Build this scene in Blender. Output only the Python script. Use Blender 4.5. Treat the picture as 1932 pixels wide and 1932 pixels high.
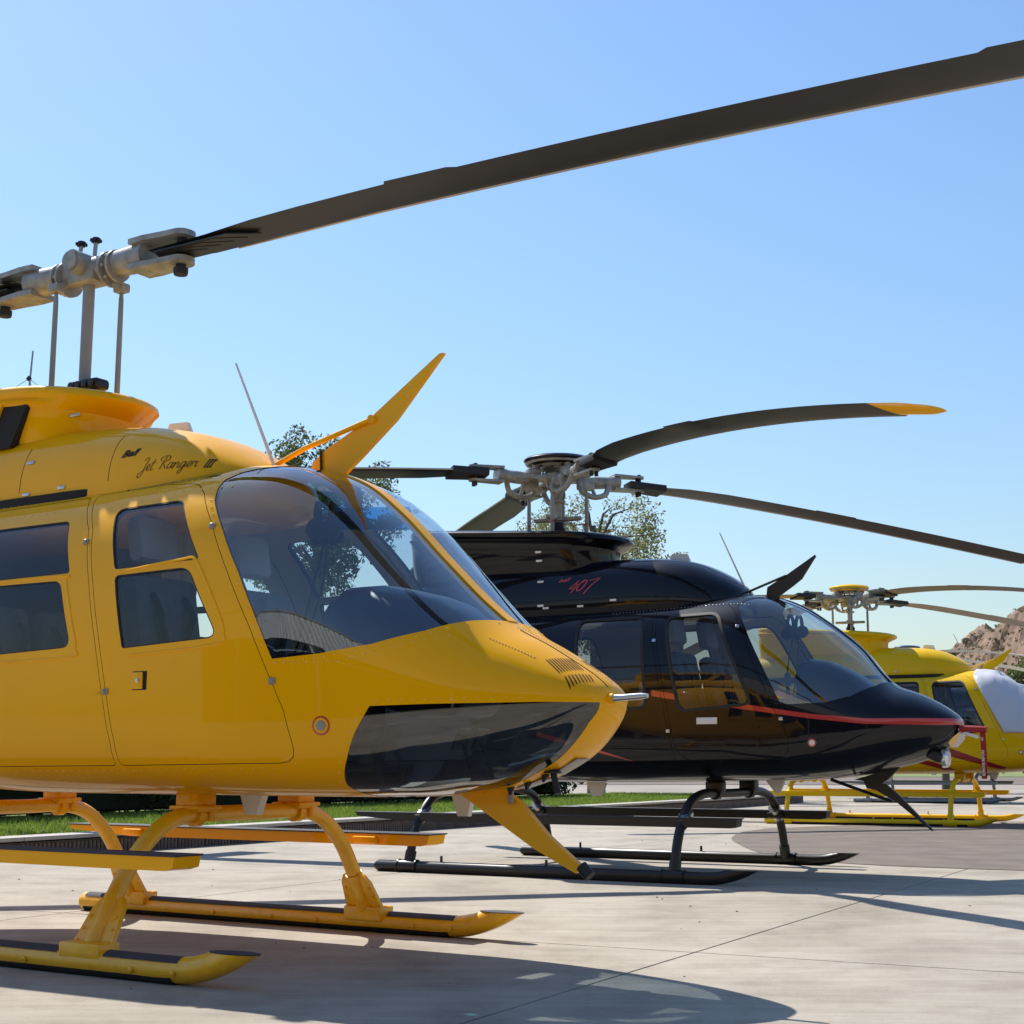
import bpy, bmesh, math, random
import numpy as np
from mathutils import Vector, Matrix
from mathutils.bvhtree import BVHTree
from mathutils import noise as mnoise
R = math.radians
random.seed(7)
scene = bpy.context.scene
col = scene.collection
for o in list(bpy.data.objects):
    bpy.data.objects.remove(o)

# ------------------------------------------------------------------ camera
EYE = 0.818
cd = bpy.data.cameras.new('camera')
cam = bpy.data.objects.new('camera', cd); col.objects.link(cam)
cam.location = (0, 0, EYE)
cam.rotation_euler = (R(90) + math.atan(474 / 2806), 0, 0)
cd.sensor_width = 36; cd.lens = 36 * 2806 / 1932
cd.clip_start = 0.05; cd.clip_end = 6000
scene.camera = cam

# ------------------------------------------------------------------ sky and sun
SUN = Vector((-0.460, 0.694, 1.0)).normalized()          # towards the sun
w = bpy.data.worlds.new('World'); scene.world = w; w.use_nodes = True
nt = w.node_tree
sky = nt.nodes.new('ShaderNodeTexSky'); sky.sky_type = 'NISHITA'; sky.sun_disc = False
sky.sun_elevation = math.asin(SUN.z); sky.sun_rotation = math.atan2(SUN.x, SUN.y)
sky.air_density = 1.7; sky.dust_density = 0.5; sky.ozone_density = 6.0; sky.altitude = 0
bg = nt.nodes['Background']; bg.inputs['Strength'].default_value = 0.080
tint = nt.nodes.new('ShaderNodeMix'); tint.data_type = 'RGBA'; tint.blend_type = 'MULTIPLY'; tint.inputs['Factor'].default_value = 1.0
tint.inputs['B'].default_value = (0.92, 0.985, 1.12, 1)       # white balance of the whole sky
nt.links.new(sky.outputs[0], tint.inputs['A']); nt.links.new(tint.outputs['Result'], bg.inputs['Color'])
sd = bpy.data.lights.new('sun', 'SUN'); sd.energy = 3.9; sd.angle = R(0.5); sd.color = (1.0, 0.95, 0.88)
so = bpy.data.objects.new('sun', sd); col.objects.link(so)
so.rotation_euler = SUN.to_track_quat('Z', 'Y').to_euler(); so.location = SUN * 60
vs = scene.view_settings
vs.view_transform = 'Standard'; vs.look = 'None'; vs.gamma = 1.0; vs.use_curve_mapping = False
vs.exposure = 0.72
scene.cycles.use_denoising = True
scene.cycles.max_bounces = 10; scene.cycles.transparent_max_bounces = 24
scene.cycles.glossy_bounces = 5; scene.cycles.sample_clamp_indirect = 6
scene.cycles.caustics_reflective = False; scene.cycles.caustics_refractive = False

# ------------------------------------------------------------------ materials
MATS = {}
def mat(name, c, rough=0.5, metal=0.0, coat=0.0, var=0.0, vscale=3.0, bump=0.0, bscale=60.0, spec=0.5, coat_rough=0.03, detail=6.0):
    if name in MATS: return MATS[name]
    m = bpy.data.materials.new(name); m.use_nodes = True
    n, l = m.node_tree.nodes, m.node_tree.links
    p = n['Principled BSDF']
    p.inputs['Base Color'].default_value = (*c, 1); p.inputs['Roughness'].default_value = rough
    p.inputs['Metallic'].default_value = metal; p.inputs['Coat Weight'].default_value = coat
    p.inputs['Coat Roughness'].default_value = coat_rough; p.inputs['Specular IOR Level'].default_value = spec
    if var or bump:
        tc = n.new('ShaderNodeTexCoord')
    if var:
        t = n.new('ShaderNodeTexNoise'); t.inputs['Scale'].default_value = vscale; t.inputs['Detail'].default_value = detail
        l.new(tc.outputs['Object'], t.inputs['Vector'])
        r = n.new('ShaderNodeValToRGB')
        r.color_ramp.elements[0].position = 0.3; r.color_ramp.elements[1].position = 0.7
        r.color_ramp.elements[0].color = (*[x * (1 - var) for x in c], 1)
        r.color_ramp.elements[1].color = (*[min(1, x * (1 + var)) for x in c], 1)
        l.new(t.outputs['Fac'], r.inputs['Fac']); l.new(r.outputs['Color'], p.inputs['Base Color'])
    if bump:
        t2 = n.new('ShaderNodeTexNoise'); t2.inputs['Scale'].default_value = bscale; t2.inputs['Detail'].default_value = 5
        l.new(tc.outputs['Object'], t2.inputs['Vector'])
        b = n.new('ShaderNodeBump'); b.inputs['Strength'].default_value = bump; b.inputs['Distance'].default_value = 0.01
        l.new(t2.outputs['Fac'], b.inputs['Height']); l.new(b.outputs['Normal'], p.inputs['Normal'])
    MATS[name] = m
    return m

def glass(name, tint, ior=1.5, refl=1.0, two=2.0):
    if name in MATS: return MATS[name]
    m = bpy.data.materials.new(name); m.use_nodes = True
    n, l = m.node_tree.nodes, m.node_tree.links
    n.remove(n['Principled BSDF'])
    tr = n.new('ShaderNodeBsdfTransparent'); tr.inputs['Color'].default_value = (*tint, 1)
    gl = n.new('ShaderNodeBsdfGlossy'); gl.inputs['Roughness'].default_value = 0.012
    gl.inputs['Color'].default_value = (refl, refl, refl, 1)
    lw = n.new('ShaderNodeLayerWeight'); lw.inputs['Blend'].default_value = .5      # Schlick curve, the same from both faces of the pane
    pw = n.new('ShaderNodeMath'); pw.operation = 'POWER'; pw.inputs[1].default_value = 4.2; l.new(lw.outputs['Facing'], pw.inputs[0])
    f0 = two*((ior-1)/(ior+1))**2; fr = n.new('ShaderNodeMath'); fr.operation = 'MULTIPLY_ADD'; fr.inputs[1].default_value = 1-f0; fr.inputs[2].default_value = f0; l.new(pw.outputs[0], fr.inputs[0])
    mx = n.new('ShaderNodeMixShader')
    l.new(fr.outputs[0], mx.inputs[0]); l.new(tr.outputs[0], mx.inputs[1]); l.new(gl.outputs[0], mx.inputs[2])
    l.new(mx.outputs[0], n['Material Output'].inputs['Surface'])
    MATS[name] = m
    return m

def leafmat(name, c1, c2, trans=0.35):
    m = bpy.data.materials.new(name); m.use_nodes = True
    n, l = m.node_tree.nodes, m.node_tree.links
    p = n['Principled BSDF']; p.inputs['Roughness'].default_value = 0.55
    g = n.new('ShaderNodeNewGeometry'); r = n.new('ShaderNodeValToRGB')
    r.color_ramp.elements[0].color = (*c1, 1); r.color_ramp.elements[1].color = (*c2, 1)
    l.new(g.outputs['Random Per Island'], r.inputs['Fac']); l.new(r.outputs['Color'], p.inputs['Base Color'])
    tl = n.new('ShaderNodeBsdfTranslucent'); l.new(r.outputs['Color'], tl.inputs['Color'])
    mx = n.new('ShaderNodeMixShader'); mx.inputs[0].default_value = trans
    l.new(p.outputs[0], mx.inputs[1]); l.new(tl.outputs[0], mx.inputs[2]); l.new(mx.outputs[0], n['Material Output'].inputs['Surface'])
    return m

YEL = mat('yellow_paint', (0.97, 0.455, 0.0), 0.45, coat=0.38, var=0.03, vscale=1.5, bump=0.015, bscale=4, spec=0.05)
LEM = mat('lemon_yellow_paint', (0.84, 0.50, 0.0), 0.45, coat=0.30, var=0.03, vscale=1.5, bump=0.015, bscale=4, spec=0.1)
BLK = mat('black_paint', (0.005, 0.0055, 0.009), 0.35, coat=0.6, bump=0.012, bscale=3, spec=0.05)
BLKM = mat('black_satin', (0.012, 0.012, 0.013), 0.45, var=0.1)
DARK = mat('dark_gap', (0.012, 0.010, 0.008), 0.8)
RED = mat('red_paint', (0.50, 0.028, 0.020), 0.3, coat=0.8)
DRED = mat('dark_red_paint', (0.32, 0.012, 0.012), 0.35, coat=0.6)
BLADE = mat('rotor_blade_grey', (0.018, 0.0165, 0.0155), 0.42, var=0.18, vscale=6)
EDGE = mat('leading_edge_steel', (0.45, 0.40, 0.36), 0.3, metal=0.8)
HUB = mat('hub_cream_paint', (0.30, 0.285, 0.245), 0.40, coat=0.2, var=0.30, vscale=16)
STEEL = mat('steel', (0.55, 0.55, 0.55), 0.28, metal=1.0)
GREY = mat('grey_metal_paint', (0.30, 0.29, 0.27), 0.42, var=0.08, vscale=10)
WHITE = mat('white_plastic', (0.78, 0.77, 0.72), 0.4)
LINER = mat('cabin_lining', (0.46, 0.44, 0.40), 0.8)
SEAT = mat('seat_fabric', (0.10, 0.115, 0.14), 0.85, var=0.12, vscale=20)
HEADR = mat('headrest_leather', (0.34, 0.36, 0.39), 0.6)
BELT = mat('belt_webbing', (0.008, 0.008, 0.010), 0.8)
RUB = mat('black_rubber', (0.015, 0.015, 0.016), 0.65)
GRIP = mat('anti_slip_tape', (0.045, 0.05, 0.065), 0.75, bump=0.6, bscale=260)
PANEL = mat('panel_black', (0.010, 0.010, 0.012), 0.35)
GLS = glass('canopy_glass', (0.74, 0.82, 0.86), 1.52, 1.0, 3.4)
GLSD = glass('door_glass', (0.84, 0.87, 0.87), 1.45, 1.0, 1.1)
CHIN = glass('chin_glass', (0.42, 0.48, 0.50), 1.55)
BLUE = glass('blue_tinted_visor', (0.15, 0.60, 0.88), 1.45)
LAMPG = mat('lamp_glass', (0.7, 0.72, 0.74), 0.08, coat=1.0, metal=0.6)

# ------------------------------------------------------------------ mesh helpers
def link(name, me, parent=None):
    o = bpy.data.objects.new(name, me); col.objects.link(o)
    if parent is not None: o.parent = parent
    return o
def tag(o, label=None, cat=None, group=None, kind=None):
    if label: o['label'] = label
    if cat: o['category'] = cat
    if group: o['group'] = group
    if kind: o['kind'] = kind
    return o
def empty(name, loc, rz=0):
    o = bpy.data.objects.new(name, None); col.objects.link(o)
    o.location = loc; o.rotation_euler = (0, 0, rz); o.empty_display_size = 0.3
    return o
def catmull(pts, k=6):
    P = [Vector(p) for p in pts]; out = []
    for i in range(len(P) - 1):
        a, b, c, d = P[max(i-1, 0)], P[i], P[i+1], P[min(i+2, len(P)-1)]
        for j in range(k):
            t = j / k
            out.append(0.5 * ((2*b) + (c-a)*t + (2*a-5*b+4*c-d)*t*t + (3*b-a-3*c+d)*t**3))
    out.append(P[-1]); return out

class MB:
    def __init__(s): s.v = []; s.f = []
    def add(s, vs, fs):
        k = len(s.v); s.v += [tuple(v) for v in vs]; s.f += [tuple(i + k for i in f) for f in fs]; return s
    def box(s, c, size, M=None):
        a, b, d = (x / 2 for x in size); c = Vector(c); V = []
        for x in (-a, a):
            for y in (-b, b):
                for z in (-d, d):
                    p = Vector((x, y, z)); V.append(c + (M @ p if M else p))
        return s.add(V, [(0,1,3,2),(4,6,7,5),(0,4,5,1),(2,3,7,6),(0,2,6,4),(1,5,7,3)])
    def rbox(s, c, size, bev=0.01, M=None, seg=2):
        bm = bmesh.new(); bmesh.ops.create_cube(bm, size=1.0)
        for v in bm.verts: v.co = Vector((v.co.x*size[0], v.co.y*size[1], v.co.z*size[2]))
        bmesh.ops.bevel(bm, geom=bm.edges[:], offset=bev, segments=seg, profile=0.5, affect='EDGES')
        c = Vector(c); bm.verts.ensure_lookup_table(); bm.verts.index_update()
        s.add([c + (M @ v.co if M else v.co) for v in bm.verts], [[v.index for v in f.verts] for f in bm.faces]); bm.free(); return s
    def tube(s, pts, r, n=12, caps=True, flat=None):
        P = [Vector(p) for p in pts]; m = len(P)
        rr = r if isinstance(r, (list, tuple)) else [r] * m
        t0 = (P[1] - P[0]).normalized()
        up = Vector((0, 0, 1)) if abs(t0.z) < 0.95 else Vector((0, 1, 0))
        V = []
        for i in range(m):
            t = (P[min(i+1, m-1)] - P[max(i-1, 0)]).normalized()
            a = up.cross(t); a.normalize(); b = t.cross(a); up = b
            for k in range(n):
                an = 2 * math.pi * k / n
                f = flat if flat else 1.0
                V.append(P[i] + a * (rr[i] * math.cos(an)) + b * (rr[i] * f * math.sin(an)))
        F = [(i*n+k, i*n+(k+1) % n, (i+1)*n+(k+1) % n, (i+1)*n+k) for i in range(m-1) for k in range(n)]
        if caps: F += [tuple(range(n-1, -1, -1)), tuple((m-1)*n+k for k in range(n))]
        return s.add(V, F)
    def lathe(s, prof, c=(0, 0, 0), M=None, n=24):
        V = []; c = Vector(c)
        for (r, z) in prof:
            for k in range(n):
                a = 2*math.pi*k/n; p = Vector((r*math.cos(a), r*math.sin(a), z)); V.append(c + (M @ p if M else p))
        m = len(prof)
        F = [(i*n+k, i*n+(k+1) % n, (i+1)*n+(k+1) % n, (i+1)*n+k) for i in range(m-1) for k in range(n)]
        F += [tuple(range(n-1, -1, -1)), tuple((m-1)*n+k for k in range(n))]
        return s.add(V, F)
    def prism(s, poly, y0, y1, M=None, taper=None):     # poly in x,z ; extruded along y
        n = len(poly); V = []
        for y in (y0, y1):
            for (x, z) in poly:
                p = Vector((x, y, z)); V.append(M @ p if M else p)
        F = [tuple(range(n)), tuple(range(2*n-1, n-1, -1))] + [(i, i+n, (i+1) % n + n, (i+1) % n) for i in range(n)]
        return s.add(V, F)
    def rings(s, rings, caps=True):
        n = len(rings[0]); m = len(rings); V = [p for r in rings for p in r]
        F = [(i*n+k, i*n+(k+1) % n, (i+1)*n+(k+1) % n, (i+1)*n+k) for i in range(m-1) for k in range(n)]
        if caps: F += [tuple(range(n-1, -1, -1)), tuple((m-1)*n+k for k in range(n))]
        return s.add(V, F)
    def mesh(s, name):
        me = bpy.data.meshes.new(name); me.from_pydata([tuple(v) for v in s.v], [], s.f)
        bm = bmesh.new(); bm.from_mesh(me); bmesh.ops.recalc_face_normals(bm, faces=bm.faces); bm.to_mesh(me); bm.free()
        return me
    def build(s, name, m, parent=None, smooth=True, ang=38):
        me = s.mesh(name); me.materials.append(m)
        if smooth:
            me.polygons.foreach_set('use_smooth', [True]*len(me.polygons)); me.set_sharp_from_angle(angle=R(ang))
        me.update()
        return link(name, me, parent)

AX = {'x': Matrix(((0,0,1),(0,1,0),(-1,0,0))), 'y': Matrix(((1,0,0),(0,0,1),(0,-1,0))), 'z': Matrix.Identity(3)}   # lathe axis z -> x / y
def mapped_rot(a): return Matrix.Rotation(a, 3, 'Z')

# ------------------------------------------------------------------ fuselage surface
def pchip(xs, ys):
    n = len(xs); h = [xs[i+1]-xs[i] for i in range(n-1)]; d = [(ys[i+1]-ys[i])/h[i] for i in range(n-1)]
    m = [0.0]*n; m[0] = d[0]; m[-1] = d[-1]
    for i in range(1, n-1):
        if d[i-1]*d[i] > 0:
            w1 = 2*h[i]+h[i-1]; w2 = h[i]+2*h[i-1]; m[i] = (w1+w2)/(w1/d[i-1]+w2/d[i])
    def f(x):
        i = 0
        while i < n-2 and x > xs[i+1]: i += 1
        t = (x-xs[i])/h[i]
        return ys[i]*(2*t**3-3*t*t+1)+h[i]*m[i]*(t**3-2*t*t+t)+ys[i+1]*(-2*t**3+3*t*t)+h[i]*m[i+1]*(t**3-t*t)
    return f
def loft_grid(T, ns, nt):
    s = [0.0]
    for a, b in zip(T, T[1:]): s.append(s[-1] + math.sqrt(sum((a[k]-b[k])**2 for k in range(4))))
    s = [v / s[-1] for v in s]; fs = [pchip(s, [r[k] for r in T]) for k in range(7)]
    G = []
    for i in range(ns+1):
        x, zt, zb, w_, zm, nu, nl = (f(i/ns) for f in fs); row = []
        for j in range(nt):
            a = 2*math.pi*j/nt; c, q = math.cos(a), math.sin(a)
            n_ = nu if q >= 0 else nl; h = (zt-zm) if q >= 0 else (zm-zb)
            row.append(Vector((x, w_*math.copysign(abs(c)**(2/n_), c), zm+h*math.copysign(abs(q)**(2/n_), q))))
        G.append(row)
    return G
# x, top, bottom, half width, height of greatest width, exponent above, exponent below
R206 = [(-3.2,1.95,1.38,.25,1.66,2,2),(-2.6,2.06,1.08,.42,1.45,2.3,2.3),(-2.0,2.11,.82,.61,1.25,2.8,3),(-1.5,2.12,.70,.70,1.14,3.1,3.6),
 (-.8,2.12,.68,.72,1.1,3.1,4),(0,2.13,.68,.72,1.1,3.1,4),(.25,2.135,.68,.72,1.1,3.0,4),(.43,2.115,.68,.715,1.09,2.9,4),(.67,2.03,.68,.69,1.08,2.8,3.8),
 (.85,1.90,.68,.655,1.07,2.75,3.5),(1.10,1.66,.685,.59,1.06,2.6,3.0),(1.33,1.45,.71,.505,1.06,2.35,2.6),(1.46,1.355,.725,.445,1.06,2.15,2.4),(1.60,1.285,.77,.36,1.06,2.05,2.2),
 (1.73,1.21,.835,.275,1.06,2,2.1),(1.825,1.15,.92,.19,1.06,2,2),(1.875,1.105,.99,.115,1.06,2,2),(1.895,1.062,1.058,.003,1.06,2,2)]
R407 = [(-3.6,1.95,1.38,.25,1.66,2,2),(-3.0,2.03,1.08,.44,1.45,2.3,2.3),(-2.4,2.05,.82,.63,1.25,2.8,3),(-1.9,2.06,.69,.72,1.14,3.1,3.6),
 (-1.0,2.06,.67,.74,1.1,3.1,4),(0,2.07,.68,.74,1.1,3.1,4),(.25,2.075,.69,.74,1.1,3.0,4),(.43,2.055,.69,.73,1.09,2.8,4),(.6,1.99,.695,.71,1.08,2.5,3.8),
 (.77,1.88,.705,.68,1.08,2.25,3.5),(1.05,1.65,.735,.59,1.08,1.95,3.0),(1.20,1.46,.765,.52,1.09,1.85,2.6),(1.29,1.375,.79,.47,1.09,1.9,2.4),(1.45,1.315,.83,.38,1.1,2,2.2),
 (1.58,1.25,.885,.29,1.1,2,2.1),(1.68,1.185,.96,.20,1.1,2,2),(1.73,1.14,1.03,.12,1.1,2,2),(1.75,1.102,1.098,.003,1.1,2,2)]
C206 = [(-3.0,2.2,1.9,.30,2.0,2.4,2),(-2.4,2.40,1.9,.40,2.0,2.8,2),(-1.6,2.455,1.9,.44,2,3,2),(-1.23,2.455,1.9,.44,2,3,2),(-.55,2.415,1.9,.44,2,3,2),(-.23,2.35,1.9,.43,2,2.8,2),
 (-.05,2.275,1.9,.40,2,2.7,2),(.08,2.20,1.9,.34,2,2.6,2),(.17,2.14,1.92,.25,2,2.5,2),(.22,2.09,1.95,.15,2,2.3,2),(.235,2.02,1.98,.01,2,2,2)]
C407 = [(-3.4,2.2,1.9,.30,1.98,2.4,2),(-2.7,2.36,1.9,.40,1.98,2.8,2),(-1.8,2.43,1.9,.46,1.98,3,2),(-.84,2.43,1.9,.46,1.98,3,2),(-.44,2.41,1.9,.45,1.98,2.9,2),(-.24,2.375,1.9,.43,1.98,2.8,2),
 (-.01,2.275,1.9,.37,1.98,2.6,2),(.1,2.2,1.9,.29,1.98,2.5,2),(.17,2.13,1.92,.18,1.98,2.3,2),(.19,2.0,1.96,.01,1.98,2,2)]

def hull_bm(T, ns=150, nt_=96):
    G = loft_grid(T, ns, nt_); bm = bmesh.new()
    V = [[bm.verts.new(p) for p in row] for row in G]
    for i in range(ns):
        for j in range(nt_):
            bm.faces.new((V[i][j], V[i+1][j], V[i+1][(j+1) % nt_], V[i][(j+1) % nt_]))
    bm.faces.new(V[ns]); bm.faces.new(V[0][::-1])
    bmesh.ops.recalc_face_normals(bm, faces=bm.faces)
    return bm
def inside(p, poly):
    x, y = p; r = False; n = len(poly); j = n - 1
    for i in range(n):
        xi, yi = poly[i]; xj, yj = poly[j]
        if (yi > y) != (yj > y) and x < (xj-xi)*(y-yi)/(yj-yi)+xi: r = not r
        j = i
    return r
def roundp(pts, k=4):
    """pts: (x, z) or (x, z, r): r rounds that corner"""
    out = []; n = len(pts)
    for i in range(n):
        p = pts[i]
        if len(p) == 2 or p[2] == 0: out.append(p[:2]); continue
        P = Vector(p[:2]); a = Vector(pts[i-1][:2])-P; b = Vector(pts[(i+1) % n][:2])-P
        r = min(p[2], a.length*.45, b.length*.45); A = P+a.normalized()*r; B = P+b.normalized()*r
        for j in range(k+1):
            t = j/k; q = A*(1-t)**2+P*2*t*(1-t)+B*t*t; out.append((q.x, q.y))
    return out
def offset(poly, d):
    n = len(poly); ar = sum(poly[i][0]*poly[(i+1) % n][1]-poly[(i+1) % n][0]*poly[i][1] for i in range(n)); sg = 1 if ar > 0 else -1
    out = []
    for i in range(n):
        a, b, c = Vector(poly[i-1]), Vector(poly[i]), Vector(poly[(i+1) % n])
        u, v = (b-a).normalized(), (c-b).normalized()
        m = Vector((u.y+v.y, -(u.x+v.x))); m = m.normalized() if m.length > 1e-6 else Vector((u.y, -u.x))
        cs = max(.4, m.dot(Vector((u.y, -u.x)))); out.append(tuple(b+m*(sg*d/cs)))
    return out
def cut(bm, poly, ax=(0, 2), filt=None):
    a0, a1 = ax; xs = [p[0] for p in poly]; ys = [p[1] for p in poly]
    x0, x1, y0, y1 = min(xs)-.002, max(xs)+.002, min(ys)-.002, max(ys)+.002
    def bb(f):
        u = [v.co[a0] for v in f.verts]; t = [v.co[a1] for v in f.verts]; return min(u), max(u), min(t), max(t)
    cand = []
    for f in bm.faces:
        if filt and not filt(f.calc_center_median()): continue
        b = bb(f)
        if b[1] >= x0 and b[0] <= x1 and b[3] >= y0 and b[2] <= y1: cand.append(f)
    n = len(poly)
    for i in range(n):
        p, q = poly[i], poly[(i+1) % n]; dx, dy = q[0]-p[0], q[1]-p[1]; L = math.hypot(dx, dy)
        if L < 1e-5: continue
        nx, ny = dy/L, -dx/L; ex = .0005
        sx0, sx1, sy0, sy1 = min(p[0], q[0])-ex, max(p[0], q[0])+ex, min(p[1], q[1])-ex, max(p[1], q[1])+ex
        sel = []
        for f in cand:
            b = bb(f)
            if b[1] < sx0 or b[0] > sx1 or b[3] < sy0 or b[2] > sy1: continue
            ds = [(v.co[a0]-p[0])*nx+(v.co[a1]-p[1])*ny for v in f.verts]
            if min(ds) < -1e-6 and max(ds) > 1e-6: sel.append(f)
        if not sel: continue
        geom = set(sel)
        for f in sel: geom.update(f.edges); geom.update(f.verts)
        co = [0, 0, 0]; no = [0, 0, 0]; co[a0], co[a1] = p; no[a0], no[a1] = nx, ny
        r = bmesh.ops.bisect_plane(bm, geom=list(geom), dist=1e-6, plane_co=co, plane_no=no)
        new = set(g for g in r['geom'] if isinstance(g, bmesh.types.BMFace))
        cand = list(set(f for f in cand if f.is_valid) | new)
def piece(name, faces, mats, parent, thick=0.0, push=0.0, paintf=None, innerf=None):
    """faces of the cut hull -> object. thick>0 gives an inner lining and rims; push moves it along the normal"""
    idx = {}; V = []; N = []
    for f in faces:
        for v in f.verts:
            if v not in idx: idx[v] = len(V); V.append(v.co+v.normal*push); N.append(v.normal.copy())
    F = [[idx[v] for v in f.verts] for f in faces]
    MI = [paintf(f.calc_center_median()) if paintf else 0 for f in faces]
    if thick:
        n0 = len(V); inner = [V[i]-N[i]*thick for i in range(n0)]
        V += inner; N += [-x for x in N[:n0]]
        F += [[i+n0 for i in reversed(f)] for f in F[:len(faces)]]; MI += [innerf(f.calc_center_median()) if innerf else 1 for f in faces]
        fs = set(faces); seen = set()
        for f in faces:
            for e in f.edges:
                if e in seen: continue
                seen.add(e)
                if sum(1 for g in e.link_faces if g in fs) == 1:
                    lp = [l for l in e.link_loops if l.face in fs][0]; a, b = idx[lp.vert], idx[lp.link_loop_next.vert]
                    k = len(V); A, B, C, D = V[a], V[b], V[b+n0], V[a+n0]; nn = (D-A).cross(B-A)
                    nn = nn.normalized() if nn.length > 0 else Vector((0, 0, 1))
                    V += [A, B, C, D]; N += [nn]*4; F.append([k+1, k, k+3, k+2]); MI.append(2 if len(mats) > 2 else 0)
    me = bpy.data.meshes.new(name); me.from_pydata([tuple(v) for v in V], [], F)
    for m in mats: me.materials.append(m)
    me.polygons.foreach_set('material_index', MI); me.polygons.foreach_set('use_smooth', [True]*len(F))
    me.normals_split_custom_set_from_vertices([tuple(n) for n in N])
    return link(name, me, parent)

# ------------------------------------------------------------------ helicopter bodies
SPEC206 = dict(
  windshield=[(.720,1.223),(.626,1.401),(.524,1.579),(.393,1.769),(.285,1.911),(.255,1.979),(.250,2.02),(.29,2.06),(.36,2.09),(.42,2.12),(.42,2.3),(1.6,2.3),(1.6,1.5),(1.46,1.40),(1.404,1.386),(1.371,1.371),(1.287,1.324),(1.122,1.272),(.917,1.239)],
  post=.036,
  chin=[(1.130,1.034),(1.072,.938),(1.021,.838),(.979,.777),(.945,.732),(.93,.6),(1.95,.6),(1.95,1.0475),(1.70,1.047),(1.514,1.043),(1.332,1.040)],
  chin_in=[(.8,.8),(.8,.13),(1.03,.12),(1.16,.115),(1.3,.112),(1.43,.112),(1.537,.115),(1.66,.12),(1.764,.127),(1.835,.127),(1.875,.11),(2,.8)],
  doors=[('front_door', [(-.555,2.033,.04),(-.397,1.837),(-.300,1.587),(-.228,1.353),(-.168,1.126),(-.109,.905),(-.104,.807,.03),(.835,.818,.17),(.779,1.022),(.717,1.146),(.606,1.359),(.472,1.582),(.323,1.81),(.20,1.955),(.114,2.017,.05),(-.1,2.04)],
           [('upper_window', [(-.300,1.925,.05),(.095,1.93,.03),(.30,1.654,.012),(-.174,1.644,.012)]), ('lower_window', [(-.164,1.606,.02),(.258,1.614,.05),(.448,1.323,.05),(-.076,1.299,.012)])]),
         ('rear_door', [(-.585,2.026,.03),(-.420,1.837),(-.323,1.587),(-.251,1.353),(-.191,1.126),(-.132,.905),(-.127,.807,.02),(-1.15,.80,.1),(-1.30,1.0),(-1.42,1.9,.1),(-1.35,2.01)],
           [('upper_window', [(-1.22,1.895,.06),(-.589,1.894,.03),(-.467,1.648,.012),(-1.08,1.645,.02)]), ('lower_window', [(-1.08,1.61,.02),(-.513,1.606,.04),(-.402,1.317,.05),(-1.02,1.298,.05)])])],
  sky=[(-.38,.455),(.17,.455),(.215,.40),(.225,.14),(.12,.14),(.02,.33),(-.38,.40)], windows=[], stripes=[])
SPEC407 = dict(
  windshield=[(.653,1.226),(.516,1.508),(.359,1.813),(.278,1.956),(.275,1.99),(.31,2.02),(.37,2.045),(.42,2.065),(.42,2.3),(1.5,2.3),(1.4,1.5),(1.30,1.42),(1.255,1.400),(1.22,1.365),(1.102,1.285),(.949,1.241)],
  post=.022,
  chin=[(1.078,1.054,.05),(.989,.932),(.92,.827),(.87,.76),(.86,.6),(1.8,.6),(1.8,1.068),(1.671,1.068)],
  chin_in=[(.7,.8),(.7,.30),(.85,.30),(1.1,.27),(1.355,.2),(1.61,.15),(1.69,.13),(1.9,.11),(1.9,.8)],
  doors=[('front_door', [(-.40,1.99,.05),(-.359,1.907),(-.260,1.456),(-.200,1.158),(-.147,.919),(-.069,.837,.06),(.643,.854),(.693,.898),(.700,1.003),(.625,1.146),(.492,1.45),(.335,1.79),(.26,1.94,.05),(.18,1.99)],
           [('window', [(-.255,1.895,.06),(.13,1.905,.06),(.428,1.245,.06),(-.105,1.205,.06)])]),
         ('rear_door', [(-.425,1.98,.05),(-.382,1.907),(-.283,1.456),(-.223,1.158),(-.17,.919),(-.15,.837,.03),(-1.10,.82,.1),(-1.30,1.0),(-1.42,1.9,.06),(-1.40,1.98)],
           [('window', [(-1.00,1.90,.06),(-.465,1.90,.05),(-.385,1.235,.05),(-.92,1.225,.06)])])],
  windows=[[(-1.95,1.85,.06),(-1.48,1.88,.05),(-1.40,1.30,.05),(-1.85,1.32,.06)]], stripes=[])
YVENT = []
for (a, b, c, d, n) in (((1.672,-.172),(1.744,-.188),(1.706,-.040),(1.782,-.070),10), ((1.764,-.184),(1.800,-.203),(1.806,-.072),(1.838,-.092),8)):
    YVENT.append((a, b, c, d, n))

def drape_fn(objs):
    """ray from the right (or left) side onto the given objects' outer surface, in the helicopter's own axes"""
    V = []; F = []
    if isinstance(objs, tuple):
        G = loft_grid(objs[0], 150, 96); m = len(G[0]); V = [p for r in G for p in r]
        F = [[i*m+j, (i+1)*m+j, (i+1)*m+(j+1) % m, i*m+(j+1) % m] for i in range(len(G)-1) for j in range(m)]; objs = []
    for o in objs:
        k = len(V); V += [v.co.copy() for v in o.data.vertices]; F += [[i+k for i in p.vertices] for p in o.data.polygons]
    bvh = BVHTree.FromPolygons(V, F)
    def side(x, z, sgn=-1):
        h = bvh.ray_cast(Vector((x, 3*sgn, z)), Vector((0, -sgn, 0)))
        if h[0] is None: return None, None
        n = h[1] if h[1].y*sgn > 0 else -h[1]
        return h[0], n
    def top(x, y):
        h = bvh.ray_cast(Vector((x, y, 5)), Vector((0, 0, -1)))
        if h[0] is None: return None, None
        return h[0], (h[1] if h[1].z > 0 else -h[1])
    def bottom(x, y):
        h = bvh.ray_cast(Vector((x, y, -1)), Vector((0, 0, 1)))
        return h[0], h[1]
    return side, top, bottom
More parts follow.
